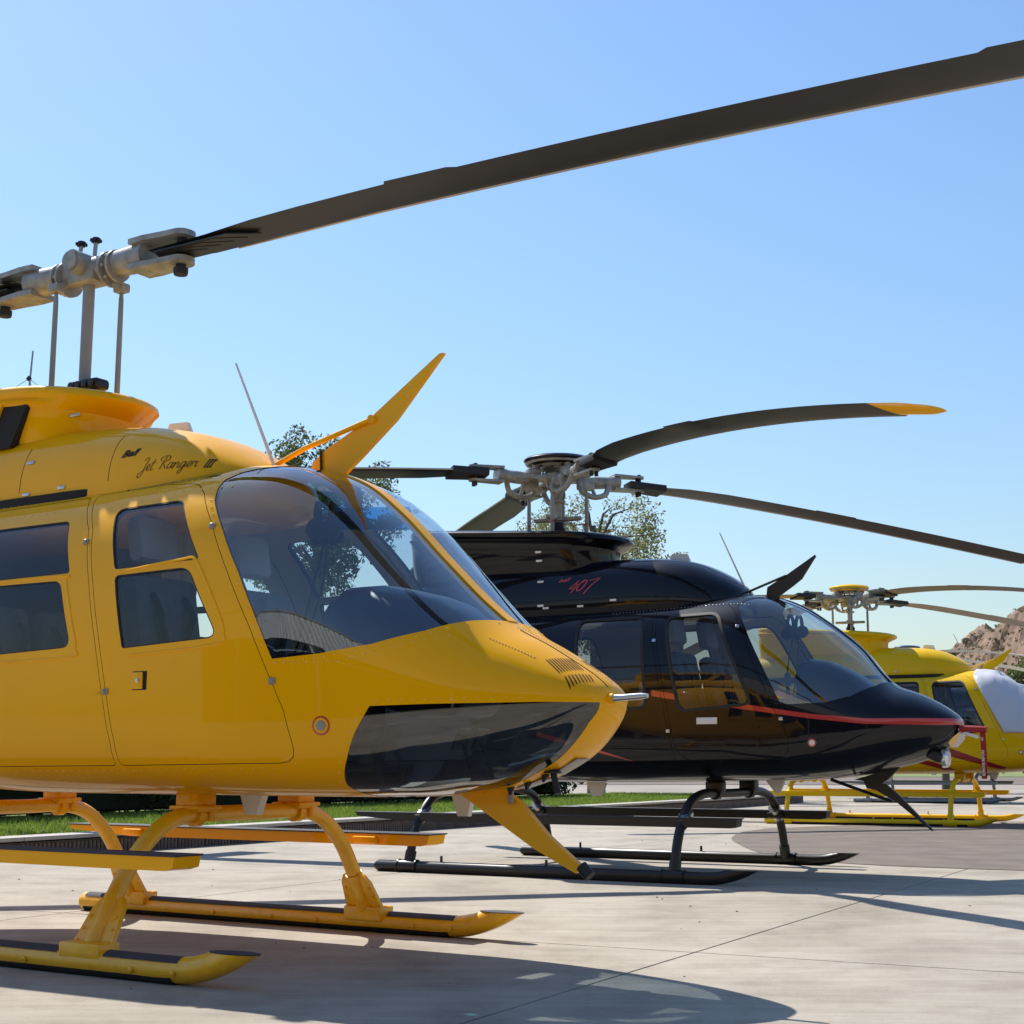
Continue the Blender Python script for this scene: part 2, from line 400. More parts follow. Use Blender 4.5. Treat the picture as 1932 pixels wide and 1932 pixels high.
def surf_mat(n):
    """rotation whose z axis is n and whose x axis runs along +x of the aircraft"""
    n = n.normalized(); x = Vector((1, 0, 0)); x = (x - n*x.dot(n)).normalized(); y = n.cross(x)
    return Matrix((x, y, n)).transposed()

def fuselage(root, T, S, paint, paint2, glassm, seal, chin_paint=None, vents=None, winglass=None):
    winglass = winglass or GLSD
    bm = hull_bm(T)
    P = {}
    ws = S['windshield']; cut(bm, ws)
    b = S['post']
    f_ws = lambda c: inside((c.x, c.z), ws)
    for y in (-b, b):
        fs = [f for f in bm.faces if f_ws(f.calc_center_median()) and abs(f.calc_center_median().y) < .12]
        g = set(fs)
        for f in fs: g.update(f.edges); g.update(f.verts)
        bmesh.ops.bisect_plane(bm, geom=list(g), dist=1e-6, plane_co=(0, y, 0), plane_no=(0, 1, 0))
    chin = roundp(S['chin']); cut(bm, chin, filt=lambda c: c.x > .6 and c.z < 1.2)
    ci = S['chin_in']; cim = [(x, -y) for x, y in ci]
    cut(bm, ci, (0, 1), lambda c: c.x > .6 and c.z < 1.07 and c.y > 0); cut(bm, cim, (0, 1), lambda c: c.x > .6 and c.z < 1.07 and c.y < 0)
    doors = []
    for (nm, poly, wins) in S['doors']:
        po = roundp(poly); pi = offset(po, -.0028); cut(bm, po); cut(bm, pi)
        W = []
        for (wn, wp) in wins:
            wo = roundp(wp, 5); cut(bm, wo)
            se = None
            if seal > 0: se = offset(wo, seal); cut(bm, se)
            W.append((wn, wo, se))
        doors.append((nm, po, pi, W))
    wins = []
    for wp in S['windows']:
        wo = roundp(wp, 5); se = offset(wo, seal) if seal else None
        cut(bm, wo)
        if se: cut(bm, se)
        wins.append((wo, se))
    for (sp, m) in S['stripes']: cut(bm, sp)
    skp = S.get('sky')
    if skp:
        cut(bm, skp, (0, 1), lambda c: c.z > 1.9 and c.y > 0); cut(bm, [(x_, -y_) for x_, y_ in skp], (0, 1), lambda c: c.z > 1.9 and c.y < 0)
    slots = []
    if vents:
        for (a, b2, c, d, n) in vents:
            for i in range(n):
                t = i/(n-1); A = Vector(a).lerp(Vector(c), t); B = Vector(b2).lerp(Vector(d), t); u = (B-A).normalized(); q = Vector((-u.y, u.x))*.0046
                for sg in (-1, 1):
                    sl = [(p_.x, p_.y*-sg) for p_ in (A-q, B-q, B+q, A+q)]; slots.append(sl); cut(bm, sl, (0, 1), filt=lambda c_: c_.x > 1.5 and c_.z > 1.06)
    bm.normal_update()
    smats = []
    for (sp, m) in S['stripes']:
        if m not in smats: smats.append(m)
    def paintf(c):
        for (sp, m) in S['stripes']:
            if inside((c.x, c.z), sp): return 3+smats.index(m)
        return 0
    groups = {}
    for f in bm.faces:
        c = f.calc_center_median(); p = (c.x, c.z); sd_ = 'R' if c.y < 0 else 'L'; key = ('body',)
        if slots and c.x > 1.6 and c.z > 1.06 and any(inside((c.x, c.y), sl) for sl in slots): key = ('vent',)
        elif skp and c.z > 1.9 and inside((c.x, abs(c.y)), skp): key = ('sky', sd_)
        elif inside(p, ws): key = ('post',) if abs(c.y) < S['post'] else ('ws', sd_)
        elif c.z < 1.2 and inside(p, chin) and inside((c.x, abs(c.y)), ci): key = ('chin', sd_)
        else:
            for i, (nm, po, pi, W) in enumerate(doors):
                if inside(p, po) and abs(c.y) > .3:
                    key = ('door', i, sd_) if inside(p, pi) else ('gap',)
                    for j, (wn, wo, se) in enumerate(W):
                        if inside(p, wo): key = ('dwin', i, sd_, j); break
                        if se and inside(p, se): key = ('dseal', i, sd_, j); break
                    break
            else:
                for j, (wo, se) in enumerate(wins):
                    if inside(p, wo): key = ('win', j, sd_); break
                    if se and inside(p, se): key = ('wseal', j, sd_); break
        groups.setdefault(key, []).append(f)
    pm = [paint, LINER, DARK]+smats+[PANEL]; dk = lambda c: len(pm)-1 if c.x > .62 and c.z < 1.42 else 1
    out = {}
    out['body'] = piece('fuselage', groups[('body',)], pm, root, .022, paintf=paintf, innerf=dk)
    out['post'] = piece('windshield_post', groups[('post',)], [paint, LINER, paint], root, .03, .004)
    for sd_ in 'RL':
        out['ws'+sd_] = piece('windshield', groups[('ws', sd_)], [glassm], root, 0, -.003)
        out['chin'+sd_] = piece('chin_panel' if chin_paint else 'chin_window', groups[('chin', sd_)], [chin_paint or CHIN], root, 0, -.001)
    for sd_ in 'RL':
        if ('sky', sd_) in groups: piece('roof_window', groups[('sky', sd_)], [BLUE], root, 0, -.002)
    if ('gap',) in groups: out['gap'] = piece('door_gap', groups[('gap',)], [DARK], root, 0, -.008)
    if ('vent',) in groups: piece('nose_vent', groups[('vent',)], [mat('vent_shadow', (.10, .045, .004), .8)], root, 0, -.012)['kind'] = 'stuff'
    for i, (nm, po, pi, W) in enumerate(doors):
        for sd_ in 'RL':
            d = piece(nm, groups[('door', i, sd_)], pm, root, .028, paintf=paintf); out[(nm, sd_)] = d
            for j in range(len(W)):
                piece(W[j][0], groups[('dwin', i, sd_, j)], [winglass], d, 0, -.006)
                if ('dseal', i, sd_, j) in groups: piece('window_seal', groups[('dseal', i, sd_, j)], [RUB, RUB], d, .02, .002 if seal > .01 else -.001)
    for j in range(len(wins)):
        for sd_ in 'RL':
            if ('win', j, sd_) in groups: piece('side_window', groups[('win', j, sd_)], [winglass], root, 0, -.006)
            if ('wseal', j, sd_) in groups: piece('window_seal', groups[('wseal', j, sd_)], [RUB, RUB], root, .02, .002)
    bm.free()
    return out

def plain_loft(name, T, m, root, ns=90, nt_=56):
    G = loft_grid(T, ns, nt_); b = MB(); b.rings(G)
    return b.build(name, m, root, ang=60)

def outline(x0, x1, hw, rf, rb, n=10):
    """closed plan outline, rounded at the front (x1) and the back (x0)"""
    pts = []
    for k in range(2*n+1):
        a = -math.pi/2+math.pi*k/(2*n); pts.append((x1-rf+rf*math.cos(a), hw*math.sin(a)))
    for k in range(2*n+1):
        a = math.pi/2+math.pi*k/(2*n); pts.append((x0+rb+rb*math.cos(a), hw*math.sin(a)))
    return pts
def doghouse(root, xf, zl, tilt, xm, paint, ws=1.0, nk=0.0):
    """flared fairing under the mast with an overhanging front lip"""
    L = [(-.42,-.16,.25,.26),(-.20,-.12,.318,.30),(-.09,-.14,.315,.30),(-.04,-.13,.33,.32),(-.012,-.08,.375,.36),(.006,-.03,.405,.40),(.028,0,.42,.42),(.052,-.006,.42,.42),(.068,-.03,.40,.41),(.078,-.08,.36,.38),(.082,-.20,.27,.30)]
    rings = []
    for i_, (dz, dx, hw, rf) in enumerate(L):
        if 1 <= i_ < 5: hw += nk*(.7 if i_ == 1 else 1)
        rings.append([Vector((x, y, zl+dz-tilt*(x-xf))) for (x, y) in outline(xm-1.35, xf+dx, hw*ws, rf, .3)])
    b = MB(); b.rings(rings); return b.build('mast_fairing', paint, root, ang=50)

def gear(root, P, metal, front=0.0, aft=-1.62, legs=None, skx=(-2.05, .55, .91), r=.05, tr=.038, yk=.90, toe=.15, kind='206', stepm=None, step=None):
    for x in (front, aft):
        pts = [Vector((x, -y, z)) for y, z in reversed(legs)]+[Vector((x, y, z)) for y, z in legs]
        b = MB(); b.tube(catmull(pts, 5), tr, 14)
        ct = b.build('cross_tube', P, root)
        for s in (-1, 1):
            c = MB()
            y1, z1 = legs[-1]; y0, z0 = legs[-2]
            d = Vector((0, s*(y1-y0), z1-z0)).normalized()
            if kind == '206':
                Pt = Vector((x, s*y1, z1))
                q = d.cross(Vector((1, 0, 0)))
                M = Matrix((Vector((1, 0, 0)), q, -d)).transposed()
                c.rbox(Pt+Vector((0, 0, .015)), (.23, r*2.25, .07), .010)
                # tapering gusset plates either side of the tube
                for sx in (-1, 1):
                    c.prism([(x+sx*tr*.8, z1+.01), (x+sx*.115, z1+.01), (x+sx*.085, z1+.17), (x+sx*.06, z1+.205), (x+sx*tr*.9, z1+.215)], -.012, .012,
                            Matrix.Translation(Vector((0, s*y1, 0))) @ Matrix(((1,0,0,0),(0,1,d.y/d.z,-d.y/d.z*z1),(0,0,1,0),(0,0,0,1))))
                    for k in range(3):
                        zz = z1+.05+.045*k
                        for sy in (-1, 1): c.lathe([(.007, 0), (.007, .006), (.003, .009)], (x+sx*(.088-.008*k), s*y1+d.y/d.z*(zz-z1)+sy*.012, zz), AX['y'] if sy > 0 else AX['y'] @ Matrix.Rotation(math.pi, 3, 'X'), 6)
                c.tube([Pt-d*.02, Pt-d*.10], tr*1.10, 14); c.tube([Pt-d*.225, Pt-d*.245], tr*1.14, 14)
            else:
                Pt = Vector((x, s*y1, z1)); c.tube([Pt+d*.05, Pt-d*.10], tr*1.25, 12); c.tube([(x-.09, s*yk, r), (x+.09, s*yk, r)], r*1.14, 14)
                for k in (-1, 1): c.tube([(x+k*.085, s*yk, r), (x+k*.075, s*yk, r)], r*1.26, 14)
            c.build('skid_saddle', P, root)
    for s in (-1, 1):
        xa, xb, xc = skx
        pts = [(xa, s*yk, r), (xa+.03, s*yk, r), (xb-.25, s*yk, r), (xb-.08, s*yk, r), (xb+.05, s*yk, r+.012), (xb+.20, s*yk, r+.06), (xc, s*yk, r+.06+(xc-xb-.20)*.52), (xc+.2, s*yk, r+.06+(xc-xb)*.52)]
        rr = [r*.55, r, r, r, r, r*.98, r*.94]
        b = MB(); cp = catmull(pts[:2], 1)+catmull(pts[2:], 5)
        rl = [r*.6, r]+[r]*(len(cp)-2)
        b.tube(cp, rl, 16)
        sk = b.build('skid', P, root)
        bq = bmesh.new(); bq.from_mesh(sk.data)          # toe is cut level on top
        rc = bmesh.ops.bisect_plane(bq, geom=bq.verts[:]+bq.edges[:]+bq.faces[:], plane_co=(0, 0, toe), plane_no=(0, 0, 1), clear_outer=True)
        bmesh.ops.contextual_create(bq, geom=[g_ for g_ in rc['geom_cut'] if isinstance(g_, bmesh.types.BMEdge)])
        for f_ in bq.faces: f_.smooth = True
        cutx = [v_.co.x for v_ in bq.verts if abs(v_.co.z-toe) < 1e-4]
        bq.to_mesh(sk.data); bq.free(); sk.data.set_sharp_from_angle(angle=R(38))
        t = MB()
        xs0 = [(xa+.06, aft-.13), (aft+.13, front-.13), (front+.13, xb-.02)]
        if kind == '206':
            for (u0, u1) in xs0:
                n = 12; V = []; F = []
                for i in range(2):
                    for k in range(n+1):
                        a = R(38)+R(104)*k/n; V.append((u0 if i == 0 else u1, s*yk+(r+.0025)*math.cos(a), r+(r+.0025)*math.sin(a)))
                F = [(k, k+1, n+2+k, n+1+k) for k in range(n)]; t.add(V, F)
            t.build('anti_slip_strip', GRIP, sk)
            q = MB()
            for u in (xa+.3, -1.0, -.6, -.3, .3, .52):
                q.lathe([(.012, 0), (.012, .006), (.004, .01)], (u, s*yk-s*0-(r+.001)*1, r*.9), AX['y'] @ Matrix.Rotation(math.pi, 3, 'X'), 6)
            q.build('bolt', P, sk)
            c = MB(); c.lathe([(1, 0), (1.02, .003), (.6, .006)], ((min(cutx)+max(cutx))/2, s*yk, toe+.0006), Matrix((((max(cutx)-min(cutx))/2,0,0),(0,r,0),(0,0,1))), 18); c.build('toe_cap', GRIP, sk)
            # wear shoe under the skid
            c = MB(); c.tube([(xa+.05, s*yk, r-.012), (xb-.05, s*yk, r-.012)], [r*.93]*2, 12); c.build('wear_shoe', metal, sk)
        else:
            for u in (-1.9, -1.0, -.75):
                t.rbox((u, s*yk, 2*r+.018), (.02, .012, .05), .004)
            t.build('tie_down_lug', P, sk)
            c = MB(); c.tube([(xa+.2, s*yk, r-.01), (xb-.1, s*yk, r-.01)], r*.97, 12); c.build('wear_shoe', metal, sk)
    if step:
        y, z, xa, xb0, wd, ht = step
        for s in (-1, 1):
            xb = xb0 if not isinstance(xb0, tuple) else xb0[(s+1)//2]
            b = MB(); b.prism([(xa, z), (xb, z), (xb-.01, z-ht*.8), (xb-.05, z-ht), (xb-.35, z-ht), (xa+.5, z-ht*1.0), (xa+.02, z-ht*.45)], s*y-wd/2, s*y+wd/2)
            st = b.build('boarding_step', stepm[0], root, ang=30)
            b = MB(); b.rbox(((xa+xb)/2, s*y, z+.004), (xb-xa+.02, wd+.014, .007), .003); b.build('step_tread', stepm[1], st)
            for x in (front, aft):
                b = MB(); b.rbox((x, s*(y-wd*.3), z-ht*.55), (.14, wd*.9, ht*.7), .012)
                b.build('step_clamp', stepm[0], st)

def blade(root, rows, z0, droop, m, ang=0, origin=(0, 0), pitch=0.0, tipm=None, tip_r=None, edge=True):
    """rows: (r, leading y, trailing y) along the span; airfoil sections"""
    def ring(r, yl, yt):
        ch = yl-yt; th = min(.12*abs(ch), .04); n = 9; pts = []
        R1 = Matrix.Rotation(ang, 3, 'Z')
        zc = z0-droop(r)
        for k in range(n):           # upper from trailing to leading
            t = k/(n-1); y = yt+ch*(1-(1-t)**1.0); xx = 1-t
            h = 5*th*(.2969*math.sqrt(max(xx, 0))-.126*xx-.3516*xx**2+.2843*xx**3-.1036*xx**4)
            pts.append((y, h))
        low = [(y, -h*.7) for (y, h) in reversed(pts[1:-1])]
        out = []
        for (y, h) in pts+low:
            yy = y*math.cos(pitch)-h*math.sin(pitch); hh = y*math.sin(pitch)+h*math.cos(pitch)
            p = R1 @ Vector((r, yy, 0)); out.append(Vector((origin[0]+p.x, origin[1]+p.y, zc+hh)))
        return out
    b = MB(); rr = rows if tip_r is None else [q for q in rows if q[0] <= tip_r]
    b.rings([ring(*q) for q in rr]); o = b.build('rotor_blade', m, root, ang=50)
    if tip_r is not None:
        b = MB(); b.rings([ring(*q) for q in rows if q[0] >= tip_r-1e-6]); b.build('blade_tip', tipm, o, ang=50)
    if edge:
        b = MB(); pts = []
        for (r, yl, yt) in rr:
            if r < .9: continue
            p = Matrix.Rotation(ang, 3, 'Z') @ Vector((r, (yl-.004)*math.cos(pitch), 0)); pts.append((origin[0]+p.x, origin[1]+p.y, z0-droop(r)+yl*math.sin(pitch)-.002))
        b.tube(pts, .0075, 8); b.build('leading_edge', EDGE, o)
    return o
def resample(rows, step=.2):
    out = []
    for a, b in zip(rows, rows[1:]):
        n = max(1, int(round((b[0]-a[0])/step)))
        for i in range(n): out.append(tuple(a[k]+(b[k]-a[k])*i/n for k in range(3)))
    out.append(rows[-1]); return out

# lettering -----------------------------------------------------------
SCRIPT = {
 'J': (.62, [[(.30,.80),(.38,.98),(.58,1.02),(.62,.88),(.52,.35),(.40,-.2),(.2,-.45),(.03,-.38),(.08,-.18),(.4,.02),(.66,.14)]]),
 'e': (.36, [[(-.02,.12),(.22,.24),(.30,.40),(.2,.49),(.08,.32),(.1,.1),(.22,.01),(.38,.12)]]),
 't': (.34, [[(.24,.85),(.14,.4),(.1,.1),(.18,.0),(.34,.12)], [(.0,.55),(.18,.57),(.36,.62)]]),
 'R': (.70, [[(.06,.62),(-.06,.82),(.1,1.0),(.42,1.04),(.62,.9),(.56,.66),(.24,.52),(.42,.3),(.56,.04),(.74,.1)], [(.36,.98),(.24,.5),(.14,-.02)]]),
 'a': (.46, [[(.36,.38),(.22,.48),(.06,.32),(.04,.1),(.16,.01),(.3,.18),(.38,.46),(.34,.12),(.4,.01),(.5,.12)]]),
 'n': (.48, [[(.0,.42),(.08,.44),(.06,.2),(.04,.0),(.1,.26),(.24,.47),(.34,.4),(.33,.14),(.4,.0),(.5,.12)]]),
 'g': (.46, [[(.36,.38),(.22,.48),(.06,.32),(.05,.1),(.17,.02),(.3,.2),(.38,.46),(.33,0),(.22,-.38),(.06,-.4),(.1,-.18),(.46,.12)]]),
 'r': (.40, [[(-.02,.14),(.1,.48),(.16,.4),(.3,.44),(.26,.16),(.32,.02),(.44,.12)]]),
 ' ': (.42, []),
 '4': (.52, [[(.42,1.0),(.05,.32),(.02,.26),(.5,.30)], [(.46,.72),(.34,-.12)]]),
 '0': (.60, [[(.52,.95),(.28,1.0),(.08,.5),(.14,.12),(.32,.04),(.54,.4),(.56,.85),(.40,1.0),(.26,.8)]]),
 '7': (.6, [[(.1,.92),(.4,.98),(.82,1.08),(.5,.5),(.22,-.3)]]),
}
def strokes(text, width):
    V = []; F = []; x0 = 0
    for ch in text:
        adv, ss = SCRIPT[ch]
        for st in ss:
            c = catmull([(x+x0, y, 0) for x, y in st], 5); k = len(V)
            for i, p in enumerate(c):
                t = (c[min(i+1, len(c)-1)]-c[max(i-1, 0)]); t.normalize(); q = Vector((-t.y, t.x, 0))
                wd = width*(.75+.5*abs(t.y)); V.append(p+q*wd/2); V.append(p-q*wd/2)
            F += [(k+2*i, k+2*i+1, k+2*i+3, k+2*i+2) for i in range(len(c)-1)]
        x0 += adv
    return V, F, x0
def text_mesh(s, size=1.0, shear=0.0, bold=0.0, space=1.0):
    cu = bpy.data.curves.new('lettering', 'FONT'); cu.body = s; cu.size = size; cu.shear = shear; cu.offset = bold; cu.space_character = space; cu.resolution_u = 3
    o = bpy.data.objects.new('lettering', cu); col.objects.link(o); bpy.context.view_layer.update()
    me = bpy.data.meshes.new_from_object(o.evaluated_get(bpy.context.evaluated_depsgraph_get())); bpy.data.objects.remove(o)
    V = [v.co.copy() for v in me.vertices]; F = [list(p.vertices) for p in me.polygons]; bpy.data.meshes.remove(me)
    return V, F
def letter_on(name, V, F, org, ux, uz, side, m, parent, lift=.0025):
    """letters laid on the right-hand surface: org (x,z) of the baseline start, ux / uz the metres per em along and up"""
    out = []
    for v in V:
        x = org[0]+ux[0]*v.x+uz[0]*v.y; z = org[1]+ux[1]*v.x+uz[1]*v.y; p, n = side(x, z)
        if p is None: p, n = Vector((x, out[-1].y if out else -.4, z)), Vector((0, -1, 0))
        out.append(p+n*lift)
    me = bpy.data.meshes.new(name); me.from_pydata([tuple(p) for p in out], [], F); me.materials.append(m)
    return link(name, me, parent)

def seat(root, x, y, z, back=.56, wd=.46, head=True, m=SEAT, belts=True):
    b = MB(); b.rbox((x+.24, y, z), (.48, wd, .14), .05); s = b.build('seat', m, root)
    M = Matrix.Rotation(R(-10), 3, 'Y')
    b = MB(); b.rbox((x-.03, y, z+.07+back/2), (.12, wd, back), .045, M); b.build('seat_back', m, s)
    if head:
        b = MB(); b.rbox((x-.115, y, z+back+.24), (.10, wd*.62, .22), .04, M); b.build('headrest', HEADR, s)
    if belts:
        b = MB()
        for k in (-1, 1):
            pts = catmull([(x-.06, y+k*.09, z+back+.06), (x+.05, y+k*.10, z+back*.7+.06), (x+.06, y+k*.07, z+.3), (x+.17, y+k*.03, z+.10)], 5)
            b.tube(pts, .022, 6, flat=.2)
        b.rbox((x+.18, y, z+.09), (.05, .06, .03), .008); b.build('seat_belt', BELT, s)
    return s
def headset(loc, rz, label):
    t = empty('headset', loc, rz)
    for k, off in ((0, -.05), (1, .06)):
        pts = [(off*.6+.0, .085*math.cos(a), .085*math.sin(a)) for a in [R(-20+220*i/14) for i in range(15)]]
        b = MB(); b.tube(pts, .014, 8, flat=1.0); b.build('headband', RUB, t)
        for s in (-1, 1):
            b = MB(); b.lathe([(.02, -.02), (.045, -.018), (.048, .012), (.03, .022)], (off*.6, s*.085, -.045), AX['y'], 16); b.build('ear_cup', RUB, t)
    b = MB(); b.tube(catmull([(.0, .05, -.08), (-.05, .03, -.3), (-.1, -.06, -.55), (-.16, -.14, -.75)], 6), .005, 6); b.build('cord', RUB, t)
    b = MB(); b.tube(catmull([(.02, -.05, -.08), (-.0, -.05, -.3), (-.06, -.12, -.55), (-.10, -.20, -.75)], 6), .005, 6); b.build('cord', RUB, t)
    tag(t, label, 'headset'); return t

def tail(root, x0, z0, L, paint, r0=.25):
    b = MB(); b.tube([(x0+.1, 0, z0), (x0-.5, 0, z0+.03), (x0-L, 0, z0+.18)], [r0, r0*.82, r0*.38], 20); b.build('tail_boom', paint, root)
    b = MB(); b.prism([(x0-L+.35, z0+.12), (x0-L-.25, z0+.1), (x0-L-.85, z0+1.05), (x0-L-.45, z0+1.05)], -.03, .03); b.prism([(x0-L+.2, z0+.2), (x0-L-.35, z0+.2), (x0-L-.6, z0-.5), (x0-L-.3, z0-.5)], -.028, .028)
    b.build('tail_fin', paint, root)
    b = MB(); b.rbox((x0-L*.62, 0, z0+.1), (.42, 2.0, .035), .012); b.build('stabilizer', paint, root)
    for k in (0, 1):
        b = MB(); a = R(60+180*k); M = Matrix.Rotation(a, 3, 'Y'); b.rbox(Vector((x0-L-.05, .2, z0+.2))+M @ Vector((.42, 0, 0)), (.74, .015, .13), .005, M); b.build('tail_rotor_blade', BLADE, root)
    b = MB(); b.tube([(x0-L-.05, 0, z0+.2), (x0-L-.05, .22, z0+.2)], .05, 12); b.build('tail_rotor_hub', GREY, root)

def interior(root, xs, zf, panel, hw):
    b = MB(); b.rbox((-.62, 0, zf), (2.2, 1.22, .04), .01); b.build('cabin_floor', PANEL, root)
    b = MB(); b.rbox((xs-.26, 0, zf+.32), (.10, 1.16, .60), .02)
    b.rbox((xs-.26, 0, zf+1.0), (.10, .16, .40), .02); b.build('cabin_bulkhead', LINER, root)
    for y in (-.32, .32): seat(root, xs, y, zf+.26, back=.52, wd=.40)
    for y in (-.40, 0, .40): seat(root, xs-1.02, y, zf+.26, back=.44, wd=.34, head=False)
    G = []
    for (x, zt, zb, w_) in panel:
        G.append([Vector((x, w_*math.copysign(abs(math.cos(a))**.6, math.cos(a)), (zt+zb)/2+(zt-zb)/2*math.copysign(abs(math.sin(a))**.6, math.sin(a)))) for a in [2*math.pi*k/28 for k in range(28)]])
    b = MB(); b.rings(G); ip = b.build('instrument_panel', PANEL, root, ang=50)
    b = MB(); b.rbox((panel[0][0]-.15, 0, zf+.25), (.42, .20, .5), .02); b.build('centre_console', PANEL, root)
    for y in (-.32, .32):
        b = MB(); b.tube(catmull([(xs+.62, y, zf), (xs+.66, y, zf+.3), (xs+.56, y, zf+.52), (xs+.55, y, zf+.62)], 5), [.014]*11+[.014]*5, 8); b.rbox((xs+.55, y, zf+.66), (.05, .045, .11), .018); b.build('cyclic_stick', RUB, root)
        b = MB(); b.tube([(xs+.05, y-.26, zf+.15), (xs+.50, y-.26, zf+.36)], .014, 8); b.build('collective_lever', RUB, root)
    b = MB(); b.tube([(xs-.24, 0, zf+.6), (xs-.24, 0, zf+1.26)], .05, 10); b.build('roof_column', LINER, root)
    for y in (-.40, -.25, .25, .40):
        b = MB(); b.tube([(xs+1.28, y, zf-.06), (xs+1.22, y, zf+.10)], .010, 8); b.rbox((xs+1.21, y, zf+.12), (.02, .085, .10), .006, Matrix.Rotation(R(25), 3, 'Y')); b.build('pedal', RUB, root)

def rivets(root, pts, m, r=.0045):
    b = MB()
    for p, n in pts:
        M = surf_mat(n); b.lathe([(r, -.001), (r*.8, .0018), (r*.3, .0028)], p, M, 6)
    o = b.build('rivets', m, root); o['kind'] = 'stuff'; return o

# ------------------------------------------------------------------ two-blade yellow helicopter
def build_206(loc, rz):
    root = empty('helicopter', loc, rz)
    tag(root, 'glossy yellow helicopter with two wide grey rotor blades and bare tinted windscreen', 'helicopter', 'helicopters parked on the apron')
    F = fuselage(root, R206, SPEC206, YEL, YEL, GLS, .0055, vents=None)
    side, top, bot = drape_fn((R206,))
    cw = plain_loft('engine_cowling', C206, YEL, root)
    dg = doghouse(root, -.82, 2.565, .07, -1.2, YEL, .93, .055)
    cside, ctop, _ = drape_fn([cw]); dside, _, _ = drape_fn([dg])
    tail(root, -3.2, 1.68, 4.0, YEL)
    # dark band standing in for the shadow gap between roof and cowling
    b = MB(); b.rings([[Vector((x, y, z)) for (x, y) in outline(-2.6, -.42, .452, .3, .3)] for z in (2.0, 2.075)]); b.build('cowling_shadow_band', DARK, root)
    # air intakes and their frame
    for sgn in (-1, 1):
        b = MB(); b.prism([(-1.46, 2.36), (-1.30, 2.36), (-1.19, 2.56), (-1.23, 2.585), (-1.37, 2.585)], sgn*.20, sgn*.373); it = b.build('air_intake', DARK, root, ang=20)
        b = MB(); b.prism([(-2.0, 2.36), (-1.57, 2.36), (-1.44, 2.57), (-1.52, 2.60), (-2.0, 2.60)], sgn*.20, sgn*.373); b.build('air_intake', DARK, root, ang=20)
        b = MB(); b.prism([(-1.57, 2.35), (-1.47, 2.35), (-1.35, 2.60), (-1.43, 2.60)], sgn*.20, sgn*.388); b.build('intake_frame', YEL, root, ang=20)
    # panel latches, vent fin
    for (x, z, fn) in ((-1.085, 2.25, cside), (-1.075, 2.09, cside), (-.83, 2.10, cside), (-1.02, 2.52, dside)):
        p, n = fn(x, z)
        if p: b = MB(); b.rbox(p+n*.002, (.05, .016, .008), .003, surf_mat(n)); b.build('cowling_latch', STEEL, root)
    for xx in (-1.13, -.52):
        b = MB(); pts = []
        for k in range(9):
            p, n = cside(xx+.0*k, 2.10+.23*k/8); pts.append(p+n*.0002)
        b.tube(pts, .0016, 6); b.build('panel_seam', DARK, root)
    b = MB(); b.prism([(-.60, 2.40), (-.42, 2.38), (-.46, 2.455), (-.575, 2.46)], -.012, .012); b.build('antenna_fin', WHITE, root)
    # lettering
    V, F_ = text_mesh('Bell', 1.0, .45, .035, 1.0)
    letter_on('maker_lettering', V, F_, (-.462, 2.205), (.060, .003), (0, .048), cside, DARK, root)
    V, F_, wid = strokes('Jet Ranger', .045); k = .305/wid
    letter_on('script_lettering', V, F_, (-.335, 2.125), (k, .000), (.012, .062), cside, DARK, root)
    V = []; F_ = []
    for i in range(3):
        x = .13+i*.24
        for (x0, x1, y0, y1) in ((x-.06, x+.06, .0, 1.0), (x-.10, x+.10, 0, .12), (x-.10, x+.10, .88, 1.0)):
            kk = len(V)
            for q_ in range(9): V += [Vector((x0, y0+(y1-y0)*q_/8, 0)), Vector((x1, y0+(y1-y0)*q_/8, 0))]
            F_ += [(kk+2*q_, kk+2*q_+1, kk+2*q_+3, kk+2*q_+2) for q_ in range(8)]
    letter_on('numeral_lettering', V, F_, (.000, 2.120), (.042, .0), (.004, .044), cside, DARK, root)
    # door furniture
    for i, (x, z) in enumerate(((.335, 1.79), (.725, 1.135), (-.405, 1.78), (-.163, 1.115))):
        for sgn in (-1, 1):
            p, n = side(x, z, -1)
            if sgn > 0: p = Vector((p.x, -p.y, p.z)); n = Vector((n.x, -n.y, n.z))
            b = MB(); M = surf_mat(n)
            b.rbox(p+n*.004, (.030, .026, .010), .003, M); b.lathe([(.010, 0), (.010, .014), (.005, .018)], p, M, 8); h = b.build('door_hinge', GREY, root)
            b = MB(); b.prism([(-.07, -.005), (-.01, -.014), (-.01, .014)], 0, .01, Matrix.Translation(p) @ (M @ Matrix(((1,0,0),(0,0,1),(0,-1,0)))).to_4x4()); b.build('hinge_fairing', YEL, root)
    for sgn in (-1, 1):
        p, n = side(.034, 1.156)
        if sgn > 0: p = Vector((p.x, -p.y, p.z)); n = Vector((n.x, -n.y, n.z))
        M = surf_mat(n); d = root
        b = MB(); b.rbox(p, (.084, .078, .003), .001, M); h = b.build('handle_recess', DARK, root)
        b = MB(); b.rbox(p+n*.004+Vector((-.008, 0, 0)), (.060, .070, .006), .003, M); b.build('door_handle', YEL, root)
        b = MB(); b.lathe([(.010, 0), (.010, .010), (.004, .012)], p+Vector((-.004, 0, 0)), M, 10); b.build('lock', STEEL, root)
        p, n = side(.937, .961)
        if sgn > 0: p = Vector((p.x, -p.y, p.z)); n = Vector((n.x, -n.y, n.z))
        M = surf_mat(n)
        b = MB(); b.lathe([(.037, 0), (.037, .002), (.030, .0025)], p, M, 24); b.build('port_ring', RED, root)
        b = MB(); b.lathe([(.030, 0), (.030, .003)], p, M, 24); b.build('port_plate', YEL, root)
        b = MB(); b.lathe([(.021, 0), (.021, .007), (.016, .009)], p, M, 6); b.build('static_port', GREY, root)
